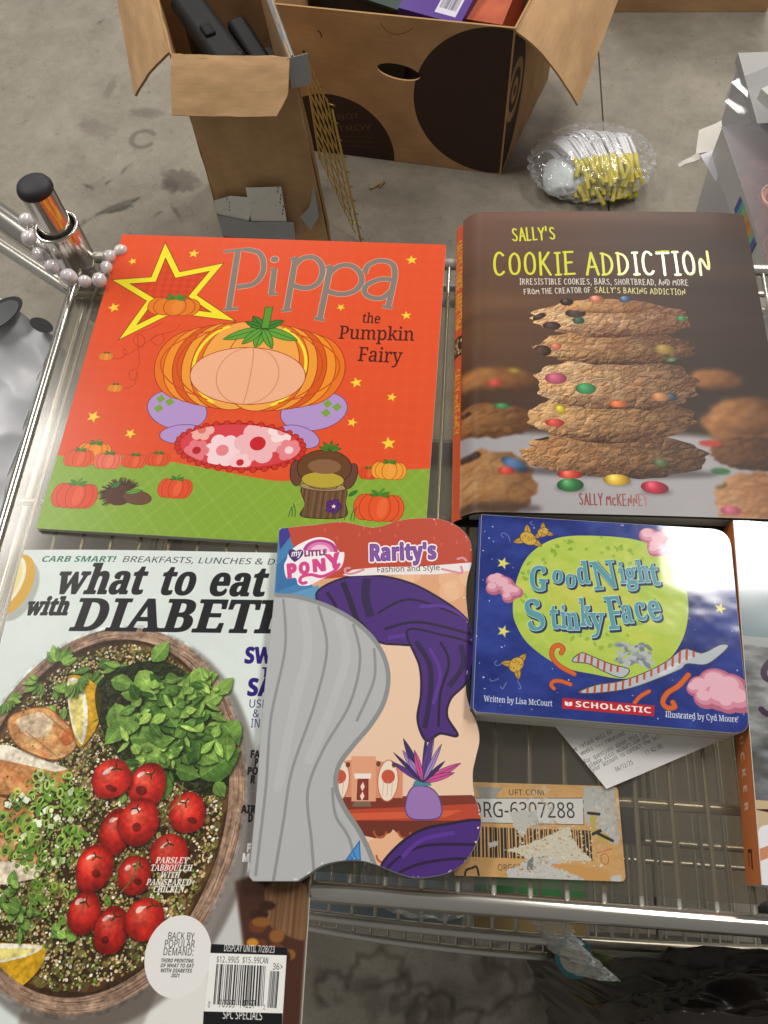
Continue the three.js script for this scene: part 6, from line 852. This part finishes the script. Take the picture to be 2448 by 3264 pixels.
// ---------- silver mailer standing left of the cart ----------
{
  const g = thing('plastic_mailer', 'crumpled silver grey plastic mailer bag standing against the left side of the cart', 'mailer bag');
  const film = M({ color: 0xd6d6da, roughness: 0.4, side: THREE.DoubleSide }), inner = M({ color: 0x4c5052, roughness: 0.5, side: THREE.DoubleSide });
  const T0 = V(-0.4806, 0.7450, -0.4890), T1 = V(-0.3253, 0.7650, -0.3954), B1 = V(-0.3504, 0.7200, -0.2192), B0 = V(-0.4650, 0.7000, -0.2218);
  const top = (u, v) => { const p = quad(T0, T1, B1, B0)(u, v), r = Math.abs(fbm(u * 4 + v * 2, v * 5, 2) - 0.5); p.y += 0.02 * Math.sin(u * 3.14) - 0.010 * r + 0.0012 * Math.sin(u * 19 + v * 7); return p; };
  part('top_side', sheet(top, 60, 60, 0.0006), film, g);
  const skirt = (a, b) => sheet((u, v) => { const p = a.clone().lerp(b, u); const q = V(p.x, p.y * (1 - v), p.z); q.x += 0.012 * (fbm(u * 6, v * 9, 3) - 0.5); q.z += 0.01 * (fbm(u * 6 + 5, v * 9, 3) - 0.5); return q; }, 16, 16, 0.0006);
  part('front_side', skirt(B0, B1), film, g); part('right_side', skirt(B1, T1), film, g); part('back_side', skirt(T1, T0), film, g);
  const hole = (cx, cy, cz, rx, rz, q, m, name) => { const e = new THREE.CircleGeometry(1, 28); e.rotateX(-Math.PI / 2); e.scale(rx, 1, rz); e.rotateY(q); return part(name, e, m, g, [cx, cy, cz]); };
  const dark = M({ color: 0x1c1719, roughness: 0.6, side: THREE.DoubleSide });
  hole(-0.3666, 0.7780, -0.4049, 0.021, 0.013, 0.9, dark, 'handle_hole'); hole(-0.3664, 0.7785, -0.4032, 0.018, 0.0105, 0.9, inner, 'handle_lining'); hole(-0.3309, 0.7750, -0.3969, 0.012, 0.006, -0.5, dark, 'handle_hole');
}
// ---------- wrapped bundle of white sticks with yellow ends ----------
{
  const g = thing('wrapped_bundle', 'clear plastic wrapped bundle of white strips with yellow ends lying on the floor', 'package', [0.282, 0, -1.42], 0.1);
  const white = M({ color: 0xe6e6ea, roughness: 0.4 }), yellow = M({ color: 0xd0c01c, roughness: 0.5 }), pad = M({ color: 0xc9d0d2, roughness: 0.7, bumpMap: kraftBump, bumpScale: 0.002 });
  const film = M({ color: 0xffffff, roughness: 0.07, transmission: 0.9, thickness: 0, ior: 1.45, specularIntensity: 1, side: THREE.DoubleSide });
  const p0 = new THREE.SphereGeometry(0.055, 30, 22); { const p = p0.attributes.position; for (let k = 0; k < p.count; k++) { const w = p.getX(k) * 60 + p.getZ(k) * 35, f = 1 - 0.9 * Math.abs(fbm(w, p.getY(k) * 25 + p.getZ(k) * 30, 3) - 0.5) + 0.05 * Math.sin(w * 1.6); p.setXYZ(k, p.getX(k) * f, p.getY(k) * f, p.getZ(k) * f); } p0.computeVertexNormals(); } p0.scale(1.2, 0.5, 1.0); part('pad', p0, pad, g, [-0.045, 0.033, 0.012], [0, 0.5, 0.12]);
  for (let i = 0; i < 44; i++) {
    const row = i % 2, t = (i >> 1) / 21, x0 = -0.075 + t * 0.15 + rr(-0.004, 0.004), y = 0.075 - row * 0.028 - 0.012 * Math.abs(t - 0.5), zb = -0.075 + 0.02 * Math.abs(t - 0.5) + rr(-0.006, 0.006), zf = 0.012 + row * 0.014 + rr(-0.008, 0.008), sk = 0.045 - 0.03 * t + rr(-0.004, 0.004);
    const s = part('strip', tube([V(x0 - 0.012, y - 0.012, zb), V(x0, y + 0.006, zb + 0.03), V(x0 + sk * 0.6, y, zf)], 0.0034, 8, 12), white, g);
    part('yellow_end', tube([V(x0 + sk * 0.6, y, zf), V(x0 + sk * 0.8 + rr(-0.008, 0.008), y - 0.006 + rr(-0.006, 0.006), zf + 0.024), V(x0 + sk + rr(-0.016, 0.016), y - 0.022 + rr(-0.012, 0.008), zf + 0.048 + rr(-0.014, 0.012))], 0.0048, 8, 10), yellow, s);
  }
  const w = new THREE.SphereGeometry(1, 110, 70), p = w.attributes.position;
  for (let k = 0; k < p.count; k++) { const x = p.getX(k), y = p.getY(k), z = p.getZ(k), q = Math.atan2(z, x), n = Math.abs(fbm(q * 5 + 11, y * 6 + x * 3, 4) - 0.5), end = Math.max(0, Math.abs(x) - 0.75); const f = 1.04 - 0.34 * n + 0.05 * Math.sin(q * 23 + y * 9) * 0.4; p.setXYZ(k, x * 0.134 * f * (1 - end * 0.1), Math.max(-0.047, y * (0.054 - end * 0.07) * f), z * 0.098 * f); }
  w.computeVertexNormals(); part('film', w, film, g, [0, 0.05, 0]);
}
// ---------- pile at the right edge ----------
{
  const pale = M({ color: 0xb4b2b6, roughness: 0.5 }), grey = M({ color: 0x9c9a98, roughness: 0.55 }), chalk = M({ color: 0xc9c4ba, roughness: 0.7, side: THREE.DoubleSide });
  const bin = thing('storage_bin', 'pale grey plastic bin under the pile at the right edge', 'bin', [0.585, 0, -0.93], 0.06);
  const binGeo = new THREE.CylinderGeometry(0.30, 0.25, 0.5, 4, 6, true); binGeo.rotateY(Math.PI / 4); binGeo.scale(0.86, 1, 0.86); part('shell', binGeo, M({ color: 0xa9a8ae, roughness: 0.45, side: THREE.DoubleSide }), bin, [0, 0.251, 0]);
  part('lid', new THREE.BoxGeometry(0.372, 0.014, 0.372), grey, bin, [0, 0.508, 0]);
  const [c, x] = canvas(512, 640, '#3a1d22'); for (let i = 0; i < 260; i++) { x.fillStyle = css(mix([60, 26, 30], [128, 62, 34], rnd()), 0.3); oval(x, rr(0, 512), rr(160, 640), rr(4, 50), rr(3, 26), rr(0, 3)); x.fill(); } x.fillStyle = '#2e1820'; x.fillRect(0, 0, 512, 150); for (let i = 0; i < 26; i++) { x.strokeStyle = ['rgba(200,110,50,0.6)', 'rgba(216,190,170,0.5)', 'rgba(120,40,30,0.7)'][i % 3]; x.lineWidth = rr(3, 14); x.beginPath(); x.arc(rr(40, 300), rr(260, 620), rr(10, 60), rr(0, 3), rr(3, 6)); x.stroke(); } x.strokeStyle = '#c9b4c0'; x.lineWidth = 7; x.beginPath(); x.arc(230, 440, 120, 3.3, 5.6); x.stroke();
  const b = thing('game_box', 'flat box with dark red printed lid and white sides on the pale bin', 'box', [0.3287, 0.5600, -0.8991], 0.125);
  part('lid', sheet((u, v) => V(u * 0.19, 0.0005, v * 0.27), 4, 4, 0.0012), [M({ map: asMap(c), roughness: 0.3, clearcoat: 0.4 }), pale, pale], b); part('tray', new THREE.BoxGeometry(0.188, 0.041, 0.268), M({ color: 0xb7b5b0, roughness: 0.6 }), b, [0.095, -0.0215, 0.135]);
  const [rc, rx] = canvas(256, 32, '#b7b5b0'); const grad = ['#4b54a0', '#4fa79a', '#8fb45c', '#c9903a', '#c47a34', '#c9903a', '#6fae86', '#4b54a0']; grad.forEach((q, i) => { rx.fillStyle = q; rx.fillRect(i * 32, 0, 33, 32); });
  part('rainbow_sticker', sheet((u, v) => V(-0.0004, -0.008 - v * 0.022, 0.11 + u * 0.075), 2, 2, 0.0003), [M({ map: asMap(rc), roughness: 0.4, side: THREE.DoubleSide }), pale, pale], b);
  const t = thing('torn_card', 'torn piece of white card sticking out beside the flat box', 'card', [0, 0, 0]);
  part('card', sheet(quad(V(0.3193, 0.5150, -0.9477), V(0.3498, 0.5170, -0.9642), V(0.3478, 0.5170, -0.9075), V(0.3107, 0.5160, -0.9024), 0.003), 8, 8, 0.0012), [chalk, chalk, chalk], t); part('strip', sheet(quad(V(0.2900, 0.5050, -0.8975), V(0.3137, 0.5170, -0.9036), V(0.3159, 0.5170, -0.8921), V(0.2911, 0.5050, -0.8906), 0.004), 10, 4, 0.001), [chalk, chalk, chalk], t);
  const t2 = thing('folded_paper', 'small folded white paper triangle hanging beside the flat box', 'paper', [0, 0, 0]);
  part('paper', sheet(quad(V(0.3145, 0.5200, -0.8955), V(0.3364, 0.5200, -0.9073), V(0.3413, 0.5200, -0.8857), V(0.3330, 0.5120, -0.8575)), 6, 6, 0.0008), M({ color: 0xd6d0da, roughness: 0.6, side: THREE.DoubleSide }), t2);
  const cp = thing('clear_package', 'clear plastic display package with a grey insert lying on the flat box', 'package', [0.3354, 0.5900, -0.9416], 0.55);
  const plastic = M({ color: 0xf4f4f4, roughness: 0.07, transmission: 0.97, thickness: 0, side: THREE.DoubleSide }), geo = new THREE.BoxGeometry(0.22, 0.026, 0.24, 20, 4, 20), P = geo.attributes.position;
  for (let k = 0; k < P.count; k++) P.setY(k, P.getY(k) + 0.004 * (fbm(P.getX(k) * 40, P.getZ(k) * 40, 3) - 0.5)); geo.computeVertexNormals();
  part('shell', geo, plastic, cp, [0.11, -0.013, 0.12]); part('insert', new THREE.BoxGeometry(0.18, 0.015, 0.2), M({ color: 0xdcdad4, roughness: 0.6 }), cp, [0.122, -0.0145, 0.122]); part('insert_rib', new THREE.BoxGeometry(0.16, 0.006, 0.03), M({ color: 0x8d8c88, roughness: 0.5 }), cp, [0.118, -0.006, 0.05]);
  const rest = thing('white_carton', 'white carton standing behind the clear package at the upper right', 'box', [0.80, 0, -1.36], 0.12);
  part('carton', new THREE.BoxGeometry(0.34, 0.44, 0.3), M({ color: 0xbdbab2, roughness: 0.6 }), rest, [0, 0.221, 0]); part('lid_seam', new THREE.BoxGeometry(0.341, 0.004, 0.301), M({ color: 0x8f8c85, roughness: 0.7 }), rest, [0, 0.4, 0]);
}
// ---------- on the lower levels of the cart ----------
{
  const g = thing('plastic_tray', 'grey plastic tray on the middle shelf under the liner', 'tray', [-0.045, 0.5555, -0.232]);
  part('floor', new THREE.BoxGeometry(0.43, 0.004, 0.36), M({ color: 0x6d6a62, roughness: 0.6 }), g, [0, 0.002, 0]); for (const [x, z, w, l] of [[-0.214, 0, 0.004, 0.36], [0.214, 0, 0.004, 0.36], [0, -0.179, 0.43, 0.004], [0, 0.179, 0.43, 0.004]]) part('rim', new THREE.BoxGeometry(w, 0.03, l), M({ color: 0x4c4c47, roughness: 0.6 }), g, [x, 0.019, z]);
  const b = thing('blue_grey_folder', 'blue grey plastic folder on the bottom shelf behind the front rails', 'folder', [-0.16, 0.281, -0.16]);
  part('sleeve', sheet((u, v) => V(u * 0.2, 0.012 + 0.004 * fbm(u * 4, v * 4, 2), v * 0.185), 10, 10, 0.012), M({ color: 0x7d8a90, roughness: 0.4 }), b);
  const k = thing('green_package', 'green and tan package on the bottom shelf behind the front rails', 'package', [0.055, 0.281, -0.12]);
  part('green_end', new THREE.BoxGeometry(0.12, 0.03, 0.13), M({ color: 0x4f9a5c, roughness: 0.45 }), k, [0.06, 0.016, 0.045]); part('tan_end', new THREE.BoxGeometry(0.12, 0.03, 0.045), M({ color: 0xa58a58, roughness: 0.5 }), k, [0.06, 0.016, 0.1326]);
  const c = thing('clear_bag', 'small crumpled clear plastic bag behind the front rails of the cart', 'bag', [0.0, 0.556, -0.012]);
  const s = new THREE.SphereGeometry(1, 60, 40), p = s.attributes.position; for (let i = 0; i < p.count; i++) { const x = p.getX(i), y = p.getY(i), z = p.getZ(i), n = Math.abs(fbm(x * 4 + 3, y * 4 + z * 5, 4) - 0.5); const f = 1 - 0.5 * n; p.setXYZ(i, x * 0.055 * f, Math.max(-0.01, y * 0.02 * f), z * 0.03 * f); } s.computeVertexNormals();
  part('film', s, M({ color: 0xffffff, roughness: 0.08, transmission: 0.9, thickness: 0, side: THREE.DoubleSide }), c, [0, 0.012, 0]);
}
// black refuse bag bulging out in front of the cart
{
  const g = thing('refuse_bag', 'big shiny black plastic bag at the lower right in front of the cart', 'bag', [0.40, 0, 0.29]);
  const s = new THREE.SphereGeometry(1, 190, 140), p = s.attributes.position;
  for (let i = 0; i < p.count; i++) {
    const x = p.getX(i), y = p.getY(i), z = p.getZ(i), sq = (t) => Math.sign(t) * Math.pow(Math.abs(t), 0.3);
    const n = Math.abs(fbm(x * 1.8 + z * 1.4 + 4, y * 2 + z * 2.6 - x, 4) - 0.5), m = Math.abs(fbm(x * 6 + y * 3, z * 8 - x * 5 + 8, 3) - 0.5), f = 1 - 0.13 * n - 0.06 * m;
    const Y = Math.max(-0.385, sq(y) * 0.40 * f), Z = sq(z) * 0.27 * f, lean = Math.max(0, Y - 0.2) * 0.14;
    p.setXYZ(i, sq(x) * 0.33 * f + 0.55 * (Z + 0.27) - 0.02 * Math.min(0, Y), Y, Z - lean);
  }
  s.computeVertexNormals(); part('skin', s, M({ color: 0x332d29, roughness: 0.27, specularIntensity: 1, bumpMap: kraftBump, bumpScale: 0.0015 }), g, [0, 0.387, 0]);
  const film = thing('clear_film', 'strip of clear crinkled film lying along the edge of the black bag', 'film');
  const q = quad(V(0.0537, 0.7750, 0.0022), V(0.0678, 0.8000, 0.0024), V(0.0994, 0.8000, 0.0317), V(0.0876, 0.7750, 0.0345));
  part('sheet', sheet((u, v) => { const t = q(u, v), e = Math.abs(fbm(u * 6 + 3, v * 14, 4) - 0.5); t.y += 0.016 * e + 0.012 - 0.035 * Math.pow(1 - u, 3); t.x += 0.012 * (fbm(u * 3, v * 9, 3) - 0.5); return t; }, 50, 110, 0.0003), M({ color: 0xffffff, roughness: 0.05, transmission: 0.9, thickness: 0, side: THREE.DoubleSide }), film);
  const d = thing('paper_disc', 'small white disc with a scalloped teal rim at the edge of the black bag', 'disc', [0.1111, 0.6000, 0.0330]); d.rotation.set(0.1, 0, 0.25);
  const s2 = new THREE.Shape(); for (let i = 0; i <= 96; i++) { const a = i / 96 * 6.2832, r = 0.0135 + 0.0007 * Math.abs(Math.sin(a * 12)); i ? s2.lineTo(Math.cos(a) * r, Math.sin(a) * r) : s2.moveTo(r, 0); }
  const e = new THREE.ExtrudeGeometry(s2, { depth: 0.0015, bevelEnabled: false }); e.rotateX(-Math.PI / 2); part('rim', e, M({ color: 0x3f8f98, roughness: 0.5 }), d); part('centre', new THREE.CylinderGeometry(0.0102, 0.0102, 0.001, 40), M({ color: 0xcfcdbf, roughness: 0.6 }), d, [0, 0.0022, 0]);
}
// splinter on the floor
{ const g = thing('wood_splinter', 'small pale wood splinter on the concrete below the wide cardboard box', 'splinter', [-0.1743, 0.0030, -1.3959], 0.7); part('sliver', new THREE.BoxGeometry(0.032, 0.004, 0.006), M({ color: 0x9a8258, roughness: 0.9 }), g, [0, 0, 0]); part('sliver', new THREE.BoxGeometry(0.018, 0.003, 0.004), M({ color: 0x84704c, roughness: 0.9 }), g, [0.01, 0.0005, 0.006], [0, 0.3, 0]); }

renderer.render(scene, camera);
